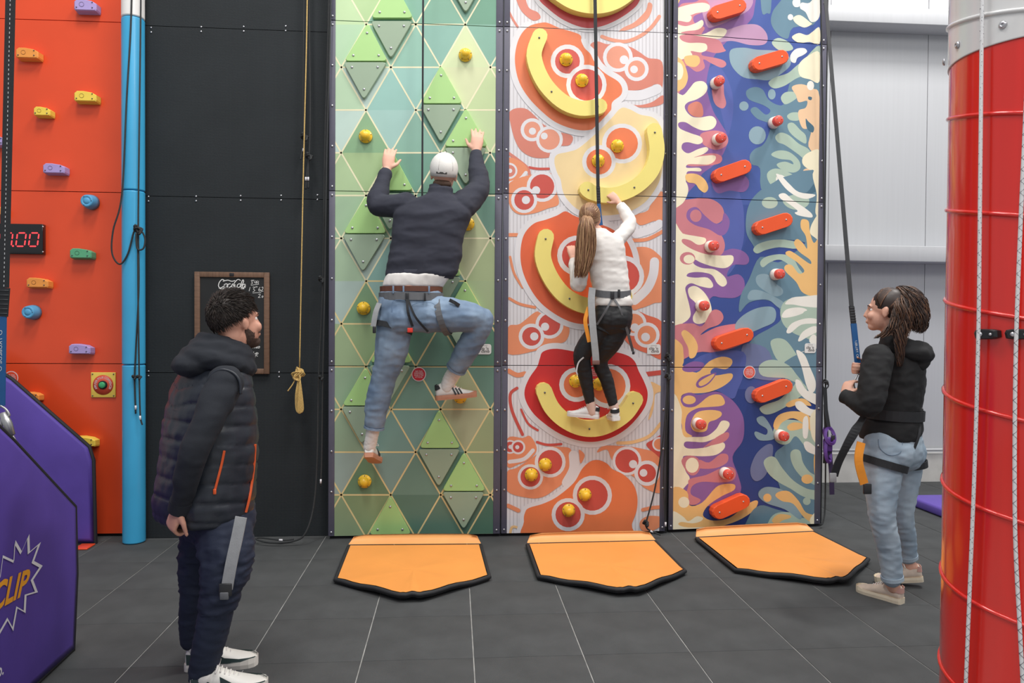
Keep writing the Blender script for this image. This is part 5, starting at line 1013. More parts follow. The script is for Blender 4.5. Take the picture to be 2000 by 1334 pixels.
# ---------------------------------------------------------------- man on the green wall
def male_climber():
    b = MB(); hc = at(867, 341, 4.96); fwd = V((0.12, 1, 0.22)).normalized(); upv = V((0.06, -0.22, 1)).normalized()
    q, ax = head_shapes(b, hc, fwd, upv, 1.05)
    limb(b, [hc - upv*0.05 - fwd*0.02, at(860, 376, 4.94), at(854, 396, 4.94)], [0.058, 0.058, 0.075])
    tor = [(at(806, 640, 4.92), 0.10, 0.085), (at(804, 612, 4.90), 0.165, 0.115), (at(805, 566, 4.90), 0.165, 0.10), (at(815, 520, 4.92), 0.165, 0.10), (at(832, 460, 4.94), 0.185, 0.11), (at(845, 415, 4.95), 0.20, 0.105), (at(850, 398, 4.95), 0.15, 0.085), (at(857, 384, 4.95), 0.07, 0.06)]
    trunk(b, tor, SX, SY)
    LA = [at(793, 400, 4.95), at(762, 402, 4.99), at(737, 398, 5.04), at(744, 366, 5.10), at(755, 334, 5.15)]
    RA = [at(902, 402, 4.95), at(921, 386, 5.0), at(935, 366, 5.05), at(933, 334, 5.11), at(930, 299, 5.165)]
    limb(b, LA, [0.06, 0.052, 0.044, 0.04, 0.028]); limb(b, RA, [0.06, 0.052, 0.044, 0.04, 0.028])
    hand_shapes(b, at(756, 331, 5.155), V((0.12, 0.16, 1)), SY, SX, 0.26, 1.1); hand_shapes(b, at(930, 296, 5.165), V((0.08, 0.14, 1)), SY, -SX, 0.22, 1.12, 1.5)
    LL = [at(773, 618, 4.90), at(765, 682, 4.93), at(750, 737, 4.97), at(738, 785, 5.0), at(730, 836, 5.02), at(723, 862, 5.03)]
    RL = [at(836, 612, 4.90), at(886, 616, 4.86), at(939, 627, 4.88), at(915, 677, 4.96), at(890, 722, 5.05), at(874, 745, 5.10)]
    limb(b, LL, [0.095, 0.085, 0.06, 0.052, 0.036, 0.030]); limb(b, RL, [0.095, 0.085, 0.06, 0.052, 0.036, 0.030])
    limb(b, [at(722, 868, 5.03), at(725, 884, 5.10), at(729, 893, 5.17)], [0.032, 0.028, 0.018]); limb(b, [at(871, 752, 5.1), at(892, 764, 5.12), at(918, 768, 5.14)], [0.034, 0.03, 0.02])
    P = place(fuse(b, 0.006, 4), 'person', skin, label='man in navy sweater, white cap and blue jeans climbing the green wall', cat='person')
    eyes(q, ax, P)
    # sweater
    b = MB()
    rows = [(821, 540, 66, 0.118), (826, 522, 68, 0.124), (831, 500, 69, 0.124), (835, 468, 68, 0.124), (843, 432, 73, 0.126), (847, 410, 69, 0.115), (852, 393, 46, 0.095), (859, 380, 25, 0.072), (861, 368, 21, 0.068)]
    trunk(b, [(at(x, y, 4.925), R_(w_, 4.925), d) for x, y, w_, d in rows], SX, SY)
    limb(b, LA[:4] + [at(753, 340, 5.14)], [R_(24, 5), R_(21, 5), R_(19.5, 5), R_(15.5, 5.1), R_(10.5, 5.1)]); limb(b, RA[:4] + [at(930, 303, 5.155)], [R_(26, 5), R_(23, 5), R_(20, 5), R_(17, 5.1), R_(11, 5.1)])
    f1 = folds(0.012, 4.2, (0.75, 1, 2.2), True, 3.1); f2 = folds(0.0022, 15, (0.8, 1, 1.8), True, 1.0)
    sw = place(fuse(b, 0.009, 5, lambda co, n: f1(co, n) + f2(co, n)), 'sweater', knitnavy, P)
    for a, c, r0 in ((LA[3].lerp(at(753, 340, 5.14), 0.75), at(754.5, 333, 5.15), 0.0385), (RA[3].lerp(at(930, 303, 5.155), 0.78), at(930, 297.5, 5.163), 0.0405)):
        MB().tube([a, a.lerp(c, 0.5), c], [r0, r0*1.02, r0*0.93], 18).build('cuff', knitnavy, sw)
    z0 = at(821, 541, 4.925); MB().rings([[at(x, y, 4.925) + SX*(math.cos(a*math.pi/16)*R_(w_, 4.925)) + SY*(math.sin(a*math.pi/16)*d) for a in range(32)] for x, y, w_, d in ((823, 529, 67.5, 0.127), (821, 537, 67, 0.125), (820, 544, 65, 0.12))]).build('waistband', knitnavy, sw)
    MB().rings([[at(860, y, 4.945) + SX*(math.cos(a*math.pi/12)*r_) + SY*(math.sin(a*math.pi/12)*r_*1.0) for a in range(24)] for y, r_ in ((382, 0.082), (372, 0.075), (362, 0.073))]).build('collar', knitnavy, sw)
    # undershirt below the hem
    b = MB(); trunk(b, [(at(x, y, 4.91), R_(w_, 4.91), d) for x, y, w_, d in ((806, 560, 57, 0.106), (811, 549, 60, 0.112), (818, 536, 62, 0.114))], SX, SY)
    place(fuse(b, 0.008, 2, folds(0.006, 14, (1, 1, 0.6))), 'undershirt', cotton, P)
    # jeans
    b = MB()
    trunk(b, [(at(x, y, 4.90), R_(w_, 4.9), d) for x, y, w_, d in ((808, 648, 40, 0.10), (805, 628, 60, 0.132), (803, 600, 63, 0.135), (803, 575, 59, 0.118), (804, 564, 57, 0.112))], SX, SY)
    limb(b, [at(771, 622, 4.90), at(765, 682, 4.93), at(750, 737, 4.97), at(738, 785, 5.0), at(731, 834, 5.02)], [R_(34, 4.9), R_(32, 4.9), R_(24, 5), R_(23.5, 5), R_(18.5, 5)], ends=False)
    limb(b, [at(833, 612, 4.90), at(886, 616, 4.86), at(938, 628, 4.88), at(915, 677, 4.96), at(892, 718, 5.04)], [R_(37, 4.9), R_(33, 4.9), R_(24, 4.9), R_(23, 5), R_(19.5, 5)], ends=False)
    b.sphere(at(941, 624, 4.88), 0.078); b.sphere(at(780, 622, 4.87), (0.115, 0.13, 0.115)); b.sphere(at(836, 618, 4.87), (0.11, 0.13, 0.11))
    f3 = folds(0.007, 8, (1, 1, 2.0), True, 9.0)
    je = place(fuse(b, 0.009, 4, f3), 'jeans', denim, P)
    for pts in ([(768, 588), (795, 590), (796, 616), (781, 628), (767, 615)], [(806, 595), (845, 592), (850, 612), (833, 630), (812, 620)]):
        MB().tube(spline([at(x, y, 4.757) for x, y in pts], 4, True), 0.0016, 5, closed=True).build('pocket_seam', mat((96, 122, 152), 0.8), je)
    for c, ax_, r0 in ((at(730.7, 835, 5.02), at(730.7, 835, 5.02) - at(738, 785, 5.0), 0.0655), (at(891.5, 719, 5.045), at(890, 722, 5.05) - at(915, 677, 4.96), 0.0685)):
        loop_strap(je, 'hem', c, ax_, r0, r0, SX, 0.014, denim, 0.003)
    # socks
    for pts, r0 in (([at(729, 838, 5.02), at(725, 858, 5.03), at(722, 874, 5.04)], (0.044, 0.042, 0.041)), ([at(889, 724, 5.055), at(879, 740, 5.09), at(872, 757, 5.10)], (0.050, 0.047, 0.045))):
        b = MB(); limb(b, pts, list(r0), 16, 4); place(fuse(b, 0.006, 2, folds(0.003, 30, (1, 1, 2))), 'sock', cotton, P)
    wl = mat((232, 228, 222), 0.5, 0.03, 10); gum = mat((198, 140, 112), 0.6, 0.05, 20); bl_ = mat((36, 40, 44), 0.5)
    shoe(P, at(719, 893, 4.985), V((0.12, 0.94, -0.33)), V((0, 0.33, 1)), 0.27, (wl, gum, bl_, cotton), 'stripes')
    shoe(P, at(851, 782, 5.09), V((0.98, 0.18, 0.075)), V((-0.06, 0, 1)), 0.285, (wl, gum, bl_, cotton), 'stripes', 1.05)
    # cap
    r, f, u = ax; cc_ = q(0, -0.012, 0.032); b = MB(); rs = []
    for i in range(9):
        th = math.pi/2*(i/8)*1.28; rs.append([cc_ + r*(math.cos(2*math.pi*j/28)*0.093*math.sin(th + 0.02)) + f*(math.sin(2*math.pi*j/28)*0.114*math.sin(th + 0.02)) + u*(0.110*math.cos(th)) for j in range(28)])
    cap = MB().rings(rs[::-1]).build('cap', mat((228, 226, 222), 0.85, 0.03, 12, 0.3, 200), P)
    MB().rings([[cc_ + f*(0.09 + 0.075*t_ - 0.02*abs(x)*t_*2) + r*(x*0.078*(1 - 0.25*t_*t_)) + u*(-0.012 + 0.012*(1 - x*x) - 0.012*t_) for x in (-1, -0.6, -0.2, 0.2, 0.6, 1)] for t_ in (0, 0.5, 1)], False, False).build('peak', mat((228, 226, 222), 0.85), cap)
    for k in range(6):
        a = k*math.pi/3 + 0.3; MB().tube([cc_ + r*(math.cos(a)*0.0935*math.sin(th)) + f*(math.sin(a)*0.1145*math.sin(th)) + u*(0.1105*math.cos(th)) for th in [i*0.2 for i in range(9)]], 0.0011, 5).build('seam', mat((196, 194, 190), 0.85), cap)
    MB().sphere(cc_ + u*0.111, (0.008, 0.008, 0.004)).build('top_button', cotton, cap)
    MB().tube([cc_ - f*0.112 + r*x - u*(0.022) + f*abs(x)*0.25 for x in (-0.035, -0.02, 0, 0.02, 0.035)], 0, flat=(0.006, 0.001), side=u).build('adjuster', mat((60, 60, 58), 0.7), cap)
    MB().sphere(q(0, -0.06, -0.055), (0.062, 0.048, 0.03), ax=ax).build('hair', mat((70, 50, 38), 0.8, 0.2, 60), P)
    # belt and harness
    W_ = at(803.5, 566, 4.90)
    be = loop_strap(P, 'leather_belt', W_ + V((0, 0, 0.002)), UP, R_(60, 4.9), 0.124, SX, 0.034, leather, 0.0025)
    for x in (768, 788, 838): MB().box(at(x, 566, 4.772), (0.011, 0.006, 0.048), bev=0.002).build('belt_loop', denim, be)
    ha = loop_strap(P, 'harness_belt', at(803, 580, 4.90), UP, R_(61.5, 4.9), 0.140, SX, 0.05, grey, 0.003)
    for x, w2 in ((795, 0.02), (830, 0.012)): MB().box(at(x, 580, 4.752), (w2, 0.012, 0.054), bev=0.003).build('slider', buck, ha)
    loop_strap(ha, 'leg_loop', at(768, 640, 4.905), V((0.25, 0.1, 1)), 0.127, 0.13, SX, 0.036, webbing, 0.003)
    loop_strap(ha, 'leg_loop', at(866, 617, 4.875), V((1, -0.2, 0.28)), 0.128, 0.128, UP, 0.040, grey, 0.003)
    strap(ha, 'riser', [at(795, 584, 4.748), at(797, 610, 4.735), at(806, 638, 4.76)], 0.016, webbing, SX); strap(ha, 'riser', [at(797, 586, 4.746), at(812, 620, 4.732), at(836, 648, 4.765)], 0.014, webbing, SX)
    strap(ha, 'tail_strap', [at(741, 592, 4.83), at(734, 610, 4.82), at(729, 638, 4.82)], 0.04, lgrey, V((1, -0.6, 0))); MB().box(at(731, 644, 4.815), (0.02, 0.02, 0.045), bev=0.004).build('buckle', buck, ha)
    MB().box(at(801, 645, 4.765), (0.035, 0.012, 0.03), bev=0.004).build('red_tag', mat((226, 60, 44), 0.6), ha)
    MB().tube([at(878, 586, 4.765), at(888, 591, 4.755), at(897, 597, 4.765)], 0, flat=(0.011, 0.004), side=UP).build('strap_adjuster', buck, ha)
male_climber()
# ---------------------------------------------------------------- girl on the orange wall
def girl_climber():
    b = MB(); hc = at(1152, 428, 5.02); fwd = V((0.25, 1, 0.1)).normalized(); upv = V((-0.03, -0.1, 1)).normalized()
    q, ax = head_shapes(b, hc, fwd, upv, 0.86)
    limb(b, [hc - upv*0.05, at(1165, 452, 5.03), at(1172, 464, 5.03)], [0.045, 0.044, 0.055])
    trunk(b, [(at(1196, 640, 5.03), 0.09, 0.07), (at(1196, 615, 5.02), 0.125, 0.09), (at(1195, 572, 5.02), 0.105, 0.075), (at(1188, 530, 5.02), 0.11, 0.08), (at(1180, 480, 5.03), 0.12, 0.08), (at(1176, 462, 5.03), 0.09, 0.06), (at(1172, 452, 5.03), 0.05, 0.05)], SX, SY)
    RA = [at(1207, 466, 5.03), at(1221, 452, 5.06), at(1231, 436, 5.09), at(1222, 418, 5.13), at(1211, 399, 5.17)]
    LA = [at(1144, 476, 5.03), at(1135, 520, 5.0), at(1130, 558, 5.0), at(1124, 534, 5.07), at(1119, 506, 5.14)]
    limb(b, RA, [0.042, 0.038, 0.034, 0.03, 0.022]); limb(b, LA, [0.042, 0.038, 0.034, 0.03, 0.022])
    hand_shapes(b, at(1208, 395, 5.185), V((-0.55, 0.12, 0.6)), V((-0.6, 0.5, -0.6)), V((-0.5, -0.1, -0.6)), 0.75, 0.80); hand_shapes(b, at(1118.5, 503, 5.15), V((-0.1, 0.4, 1)), SY, SX, 0.5, 0.80)
    LL = [at(1183, 632, 5.03), at(1160, 660, 5.04), at(1137, 694, 5.06), at(1144, 738, 5.08), at(1152, 783, 5.09), at(1156, 802, 5.10)]
    RL = [at(1208, 632, 5.02), at(1192, 668, 5.03), at(1172, 705, 5.08), at(1185, 743, 5.09), at(1197, 787, 5.08), at(1202, 806, 5.09)]
    limb(b, LL, [0.075, 0.068, 0.052, 0.042, 0.03, 0.028]); limb(b, RL, [0.078, 0.07, 0.046, 0.04, 0.028, 0.026])
    limb(b, [at(1156, 806, 5.10), at(1138, 812, 5.13)], [0.026, 0.02]); limb(b, [at(1202, 808, 5.09), at(1204, 812, 5.17)], [0.026, 0.02])
    P = place(fuse(b, 0.005, 4), 'person', skin, label='girl with long ponytail, white top and black leggings climbing the face wall', cat='person'); eyes(q, ax, P, 0.86)
    b = MB()
    trunk(b, [(at(x, y, 5.02), R_(w_, 5.02), d) for x, y, w_, d in ((1197, 598, 36, 0.112), (1197, 588, 37, 0.112), (1195, 572, 34.5, 0.098), (1191, 545, 37, 0.102), (1186, 515, 37, 0.1), (1181, 485, 38.5, 0.098), (1178, 466, 36, 0.085), (1173, 455, 20, 0.066), (1170, 448, 15, 0.056))], SX, SY)
    limb(b, RA[:4] + [at(1214, 404, 5.16)], [R_(15.5, 5), R_(14, 5), R_(13, 5), R_(11.5, 5.1), R_(9.5, 5.1)]); limb(b, LA[:4] + [at(1120, 512, 5.13)], [R_(16, 5), R_(14.5, 5), R_(14, 5), R_(12, 5.1), R_(9, 5.1)])
    f1 = folds(0.008, 6, (0.8, 1, 2.2), True, 4.4); f2 = folds(0.0018, 20, (1, 1, 1.6), True, 2.0)
    tp = place(fuse(b, 0.008, 4, lambda co, n: f1(co, n) + f2(co, n)), 'top', cotton, P)
    c = at(1213, 402.5, 5.163); MB().tube([at(1215, 406, 5.157), c, at(1211.5, 400.5, 5.166)], [0.0335, 0.034, 0.031], 16).build('cuff', cotton, tp)
    b = MB()
    trunk(b, [(at(x, y, 5.02), R_(w_, 5.02), d) for x, y, w_, d in ((1194, 652, 26, 0.08), (1195, 635, 37, 0.118), (1197, 612, 38, 0.118), (1197, 590, 34, 0.10))], SX, SY)
    limb(b, LL[:5], [R_(24, 5), R_(22.5, 5), R_(18, 5), R_(14, 5), R_(10, 5)]); limb(b, RL[:5], [R_(25, 5), R_(22.5, 5), R_(15.5, 5), R_(13.5, 5), R_(10, 5)])
    b.sphere(at(1207, 622, 4.985), (0.095, 0.105, 0.10)); b.sphere(at(1185, 622, 4.99), (0.085, 0.10, 0.095))
    lg = place(fuse(b, 0.008, 4, folds(0.0035, 16, (1, 1, 2.2))), 'leggings', lycra, P)
    strap(lg, 'reflective_stripe', [at(1140, 698, 4.985), at(1130, 708, 4.995), at(1126, 724, 5.0), at(1128, 732, 5.005)], 0.009, mat((214, 216, 220), 0.4), SX)
    ws = mat((232, 230, 228), 0.5, 0.03, 12); bp = mat((34, 36, 42), 0.5)
    for pts, r0 in (([at(1153, 785, 5.09), at(1157, 806, 5.10)], 0.033), ([at(1198, 788, 5.08), at(1202, 808, 5.08)], 0.032)):
        b = MB(); limb(b, pts, [r0, r0], 14); b.build('sock', mat((222, 190, 176), 0.7), P)
    shoe(P, at(1170, 818, 5.09), V((-0.93, 0.33, 0.06)), UP, 0.225, (ws, ws, bp, cotton), 'tab', 0.86); shoe(P, at(1204, 822, 5.03), V((0.06, 0.97, -0.04)), V((-0.12, 0.04, 1)), 0.215, (ws, ws, bp, cotton), 'tab', 0.88)
    # hair
    r, f, u = ax; hm = [mat((150, 112, 82), 0.5, 0.15, 40), mat((122, 86, 62), 0.5, 0.15, 40), mat((172, 136, 100), 0.5, 0.15, 40)]
    cc_ = q(0, -0.012, 0.028); rad = (0.076*0.86, 0.096*0.86, 0.092*0.86); tie = at(1145, 430, 4.925)
    MB().sphere(cc_ - f*0.006, (rad[0]*1.06, rad[1]*1.04, rad[2]*1.05), 0, 24, 16, ax).build('hair', hm[1], P); hs = P.children[-1]
    def line(rnd):
        a = rnd.uniform(0, 2*math.pi); return V((math.cos(a)*0.98, 0.42 + 0.1*math.sin(a*3) - (0.55 if math.sin(a) < -0.2 else 0), math.sin(a)*0.95)).normalized()
    hs = [o for o in P.children if o.name.startswith('hair')][0]
    bs = hair_streams(cc_, ax, rad, tie, 420, 0.0034, line, hs, hm, 1.07)
    for bb, m in zip(bs, hm): bb.build('hair_strands', m, hs, kind='stuff')
    bs = [MB() for _ in hm]
    tail_strands(bs, [tie + V((0, 0.0, 0.002)), at(1146, 424, 4.89), at(1146, 445, 4.865), at(1144, 480, 4.87), at(1139, 515, 4.88), at(1131, 545, 4.885)], 420, 0.0030, [0.012, 0.026, 0.058, 0.068, 0.058, 0.034], 0.004, 2.0)
    for bb, m in zip(bs, hm): bb.build('ponytail', m, hs, kind='stuff')
    MB().tube([tie + V((math.cos(a*math.pi/8)*0.020, -0.004, math.sin(a*math.pi/8)*0.016)) for a in range(16)], 0.005, 8, closed=True).build('hair_tie', trim, hs)
    # harness
    sag = lambda t: V((0, 0, -0.022*max(0, -math.sin(2*math.pi*t))))
    ha = loop_strap(P, 'harness_belt', at(1195, 571, 5.02), UP, R_(37, 5.02), 0.116, SX, 0.046, grey, 0.003, 28, sag)
    for x, w2 in ((1196, 0.024), (1209, 0.016)): MB().box(at(x, 577 - (4 if x > 1200 else 0), 4.897), (w2, 0.012, 0.052), bev=0.003).build('buckle', buck, ha)
    strap(ha, 'riser', [at(1195, 584, 4.897), at(1184, 605, 4.885), at(1166, 634, 4.915)], 0.012, grey, SX); strap(ha, 'riser', [at(1200, 584, 4.897), at(1212, 605, 4.88), at(1220, 634, 4.905)], 0.012, grey, SX)
    loop_strap(ha, 'leg_loop', at(1176, 644, 5.035), V((0.5, 0, 1)), 0.088, 0.10, SX, 0.026, webbing, 0.003); loop_strap(ha, 'leg_loop', at(1205, 642, 5.02), V((0.3, 0.1, 1)), 0.092, 0.108, SX, 0.026, webbing, 0.003)
    strap(ha, 'hanging_strap', [at(1157, 562, 4.94), at(1155, 590, 4.92), at(1158, 640, 4.91), at(1163, 690, 4.915), at(1164, 712, 4.92)], 0.046, lgrey, SX); MB().box(at(1164, 708, 4.915), (0.05, 0.008, 0.03), bev=0.003).build('strap_end', mat((120, 88, 80), 0.6), ha)
    strap(ha, 'orange_strap', [at(1150, 600, 4.93), at(1143, 625, 4.92), at(1147, 650, 4.925), at(1151, 668, 4.93)], 0.026, ostrap, SX)
    strap(ha, 'tail_strap', [at(1222, 636, 4.915), at(1229, 660, 4.91), at(1236, 686, 4.915)], 0.018, mat((72, 66, 66), 0.6), SX); MB().box(at(1237, 689, 4.91), (0.016, 0.012, 0.022), bev=0.003).build('strap_buckle', buck, ha)
girl_climber()
# ---------------------------------------------------------------- standing man
def standing_man():
    Y = 3.2; f = V((0.74, 0.67, 0)).normalized(); s = f.cross(UP)      # s: his right, towards the camera
    b = MB(); hc = at(461, 628, 3.19); fwd = V((0.68, 0.73, 0.10)).normalized(); upv = V((-0.06, 0, 1)).normalized()
    q, ax = head_shapes(b, hc, fwd, upv, 1.0)
    limb(b, [hc - upv*0.06 - fwd*0.015, at(452, 682, 3.2), at(440, 708, 3.2)], [0.060, 0.062, 0.08])
    trunk(b, [(at(425, 1040, Y), 0.12, 0.09), (at(422, 1005, Y), 0.17, 0.12), (at(412, 920, Y), 0.165, 0.11), (at(413, 840, Y), 0.175, 0.12), (at(417, 765, Y), 0.185, 0.115), (at(424, 728, Y), 0.15, 0.09), (at(434, 706, Y), 0.07, 0.065)], s, f)
    RA = [at(440, 748, 3.04), at(410, 815, 2.96), at(379, 882, 2.92), at(364, 938, 2.945), at(353, 985, 2.99)]
    LA = [at(402, 748, 3.36), at(408, 820, 3.42), at(420, 880, 3.45), at(450, 925, 3.42), at(476, 958, 3.38)]
    limb(b, RA, [0.062, 0.055, 0.046, 0.042, 0.03]); limb(b, LA, [0.062, 0.055, 0.046, 0.04, 0.03])
    hand_shapes(b, at(351, 990, 2.99), V((-0.35, 0.1, -0.75)), V((0.2, 0.9, 0)), V((0.55, -0.55, -0.3)), 1.0, 0.98); hand_shapes(b, at(478, 960, 3.38), V((0.4, -0.1, -0.9)), V((-0.8, -0.3, 0)), V((0.3, -0.8, 0)), 0.4, 0.98)
    RL = [at(437, 1020, 3.11), at(440, 1090, 3.07), at(428, 1166, 3.05), at(412, 1235, 3.07), at(393, 1312, 3.10)]
    LL = [at(408, 1020, 3.29), at(396, 1090, 3.29), at(387, 1152, 3.28), at(379, 1200, 3.30), at(375, 1250, 3.31)]
    limb(b, RL, [0.095, 0.085, 0.058, 0.052, 0.038]); limb(b, LL, [0.095, 0.085, 0.058, 0.052, 0.038])
    h1 = on_floor(362, 1307); t1 = on_floor(489, 1297) - h1; t1 = V((t1.x, t1.y, 0)).normalized(); h2 = on_floor(371, 1357)
    for h in (h1, h2): limb(b, [h + t1*0.05 + V((0, 0, 0.085)), h + t1*0.1 + V((0, 0, 0.05)), h + t1*0.2 + V((0, 0, 0.035))], [0.034, 0.03, 0.02])
    P = place(fuse(b, 0.006, 4), 'person', skin2, label='bearded man in dark quilted vest and navy trousers standing and watching climbers', cat='person'); eyes(q, ax, P)
    # hoodie: sleeves and hood
    cot = mat((30, 34, 42), 0.9, 0.10, 12, 0.3, 500)
    b = MB(); limb(b, RA[:4] + [at(354, 982, 2.985)], [0.070, 0.060, 0.052, 0.046, 0.037]); limb(b, LA[:4] + [at(474, 955, 3.385)], [0.078, 0.07, 0.062, 0.052, 0.038])
    trunk(b, [(at(413, 830, Y), 0.18, 0.125), (at(417, 765, Y), 0.192, 0.12), (at(424, 728, Y), 0.155, 0.095), (at(432, 706, Y), 0.09, 0.085), (at(438, 694, Y), 0.08, 0.08)], s, f)
    f1 = folds(0.007, 7, (1, 1, 2.2), True, 6.0)
    hd = place(fuse(b, 0.009, 4, f1), 'hoodie', cot, P)
    b = MB(); nb = at(443, 694, 3.2)
    for rr, dz, tr, sh in ((0.098, 0.012, 0.034, 0.02), (0.112, -0.028, 0.040, 0.035), (0.085, 0.045, 0.024, 0.012)):
        b.tube([nb + f*(math.cos(a*math.pi/12)*rr - sh) + s*(math.sin(a*math.pi/12)*rr*0.95) + V((0, 0, dz - 0.028*math.cos(a*math.pi/12))) for a in range(24)], tr, 12, closed=True)
    b.sphere(nb - f*0.14 + V((0, 0, -0.035)), (0.085, 0.085, 0.05)); b.sphere(nb - f*0.10 + s*0.05 + V((0, 0, -0.01)), (0.07, 0.07, 0.045)); b.sphere(nb - f*0.10 - s*0.06 + V((0, 0, -0.01)), (0.07, 0.07, 0.045))
    place(fuse(b, 0.008, 4, folds(0.006, 12, (1, 1, 2), True, 8)), 'hood', cot, hd)
    for c, w_ in ((at(353, 986, 2.99), 0.02),): loop_strap(hd, 'cuff', c, RA[4] - RA[3], 0.040, 0.040, s, 0.05, cot, 0.004)
    # quilted vest
    vest = mat((35, 40, 49), 0.42, 0.12, 6, 0.15, 80)
    rows = [(396, 1010, 0.226, 0.166), (396, 996, 0.238, 0.178), (399, 968, 0.240, 0.180), (403, 930, 0.238, 0.174), (408, 885, 0.236, 0.172), (410, 835, 0.230, 0.166), (413, 785, 0.214, 0.152), (416, 748, 0.196, 0.136), (421, 722, 0.155, 0.112), (429, 706, 0.098, 0.092)]
    b = MB(); trunk(b, [(at(x, y, Y), a, d) for x, y, a, d in rows], s, f)
    def quilt(co, n):
        d = (co - at(410, 900, Y)); al = d.dot(f); zz = co.z + 0.10*al + (0.25*max(0, 0.12 - abs(d.dot(s))) if co.z > 1.15 else 0)
        k = abs(math.sin(math.pi*zz/0.078)); return 0.009*(k**0.32) - 0.006 + 0.0035*noise.noise(co*22) + 0.003*noise.noise(V((co.x*9, co.y*9, co.z*40)))
    ve = place(fuse(b, 0.0075, 3, quilt), 'quilted_vest', vest, P)
    oz = mat((226, 92, 40), 0.5)
    zp = lambda x, y, Yd: at(x, y, Yd)
    def on_vest(px, py, lift=0.004):
        """photo pixel -> point on the vest surface"""
        o = CAM - wloc(ve); ok, p, n, i = ve.ray_cast(o, ray(px, py).normalized()); 
        return (p + n*lift + wloc(ve)) if ok else at(px, py, 3.05)
    bpy.context.view_layer.update()
    strap(ve, 'front_zip', [on_vest(x, y) for x, y in ((497, 868), (495, 905), (491, 940), (486, 972), (479, 1000))], 0.008, oz, SX, 0.004); strap(ve, 'pocket_zip', [on_vest(x, y) for x, y in ((438, 880), (433, 905), (427, 930), (420, 956))], 0.008, oz, SX, 0.003)
    MB().box(on_vest(419, 960, 0.006), (0.012, 0.008, 0.022), bev=0.003).build('zip_pull', oz, ve)
    ap = [(436, 722), (452, 722), (466, 738), (470, 760), (466, 790), (455, 812)]; 
    MB().tube(spline([at(x, y, 3.0) for x, y in [(402, 752), (412, 733), (432, 722), (455, 728), (468, 745), (470, 770)]], 5), 0.006, 8).build('armhole_trim', vest, ve)
    MB().box(at(482, 712, 3.18), (0.02, 0.02, 0.035), bev=0.005).build('collar_lining', mat((150, 40, 44), 0.7), ve)
    # trousers
    navy = mat((34, 42, 62), 0.8, 0.12, 7, 0.2, 400)
    b = MB(); trunk(b, [(at(424, 1052, Y), 0.12, 0.105), (at(422, 1020, Y), 0.185, 0.138), (at(418, 985, Y), 0.195, 0.145), (at(414, 940, Y), 0.185, 0.135)], s, f)
    limb(b, [at(436, 1016, 3.12), at(443, 1090, 3.07), at(430, 1160, 3.05), at(422, 1195, 3.055), at(411, 1245, 3.07), at(394, 1318, 3.09)], [0.110, 0.104, 0.075, 0.066, 0.064, 0.052]); limb(b, [at(410, 1016, 3.28), at(396, 1090, 3.29), at(386, 1150, 3.28), at(379, 1200, 3.30), at(376, 1248, 3.31)], [0.110, 0.098, 0.070, 0.062, 0.05])
    f2 = folds(0.008, 10, (1, 1, 3.0), True, 2.2)
    tr = place(fuse(b, 0.009, 3, lambda co, n: f2(co, n)*(1.6 if 0.35 < co.z < 0.62 else 0.6)), 'trousers', navy, P)
    loop_strap(tr, 'knee_seam', at(426, 1186, 3.053), V((-0.25, 0, 1)), 0.071, 0.071, SX, 0.004, navy, 0.003)
    for h, y0, an in ((h1, 1254, at(375, 1250, 3.31)), (h2, 1322, at(391, 1324, 3.10))):
        b = MB(); limb(b, [an + V((0, 0, 0.02)), an.lerp(h + t1*0.06 + V((0, 0, 0.09)), 0.6), h + t1*0.06 + V((0, 0, 0.07))], [0.045, 0.043, 0.044], 16, 4); b.build('sock', cotton, P)
        shoe(P, V((h.x, h.y, 0)), t1, UP, 0.30, (mat((230, 228, 222), 0.5, 0.03, 10), mat((236, 232, 224), 0.5), mat((48, 66, 66), 0.55), cotton), 'panels', 1.08)
    # hair and beard
    r, fw_, u = ax; hm = [mat((44, 36, 32), 0.6, 0.2, 50), mat((58, 48, 42), 0.6, 0.2, 50), mat((34, 28, 26), 0.6, 0.2, 50)]; cc_ = q(0, -0.014, 0.030)
    b = MB(); rs = []
    for i in range(11):
        th = 0.06 + i*0.215
        ring_ = []
        for j in range(30):
            a = 2*math.pi*j/30; fr_ = math.sin(a); th2 = th*(1.72 - 0.5*fr_)/2.21; ring_.append(cc_ + r*(math.cos(a)*0.082*math.sin(th2)) + fw_*(fr_*0.102*math.sin(th2)) + u*(0.099*math.cos(th2)))
        rs.append(ring_)
    b.rings(rs)
    hs = b.build('hair', hm[0], P); bs = [MB() for _ in hm]; rnd = random.Random(11)
    for i in range(3600):
        th = math.acos(rnd.uniform(-0.6, 1)); a = rnd.uniform(0, 2*math.pi); fr_ = math.sin(a)
        if th > 1.72 - 0.5*fr_: continue
        d = r*(math.cos(a)*math.sin(th)) + fw_*(fr_*math.sin(th)) + u*math.cos(th); p = cc_ + r*(math.cos(a)*0.081*math.sin(th)) + fw_*(fr_*0.101*math.sin(th)) + u*(0.098*math.cos(th))
        tg = (fw_*0.7 + u*(0.5 - 0.9*th) + r*noise.noise(p*30)*1.2); tg = (tg - d*tg.dot(d)).normalized(); L = 0.026*(1.15 - 0.45*min(th, 1.9)/1.9)*rnd.uniform(0.7, 1.3)*(1.3 if th < 0.8 else 1)
        bs[i % 3].tube([p, p + d*L*0.22 + tg*L*0.5, p + d*L*0.24 + tg*L], [0.0016, 0.0013, 0.0004], 3)
    for bb, m in zip(bs, hm): bb.build('hair_strands', m, hs, kind='stuff')
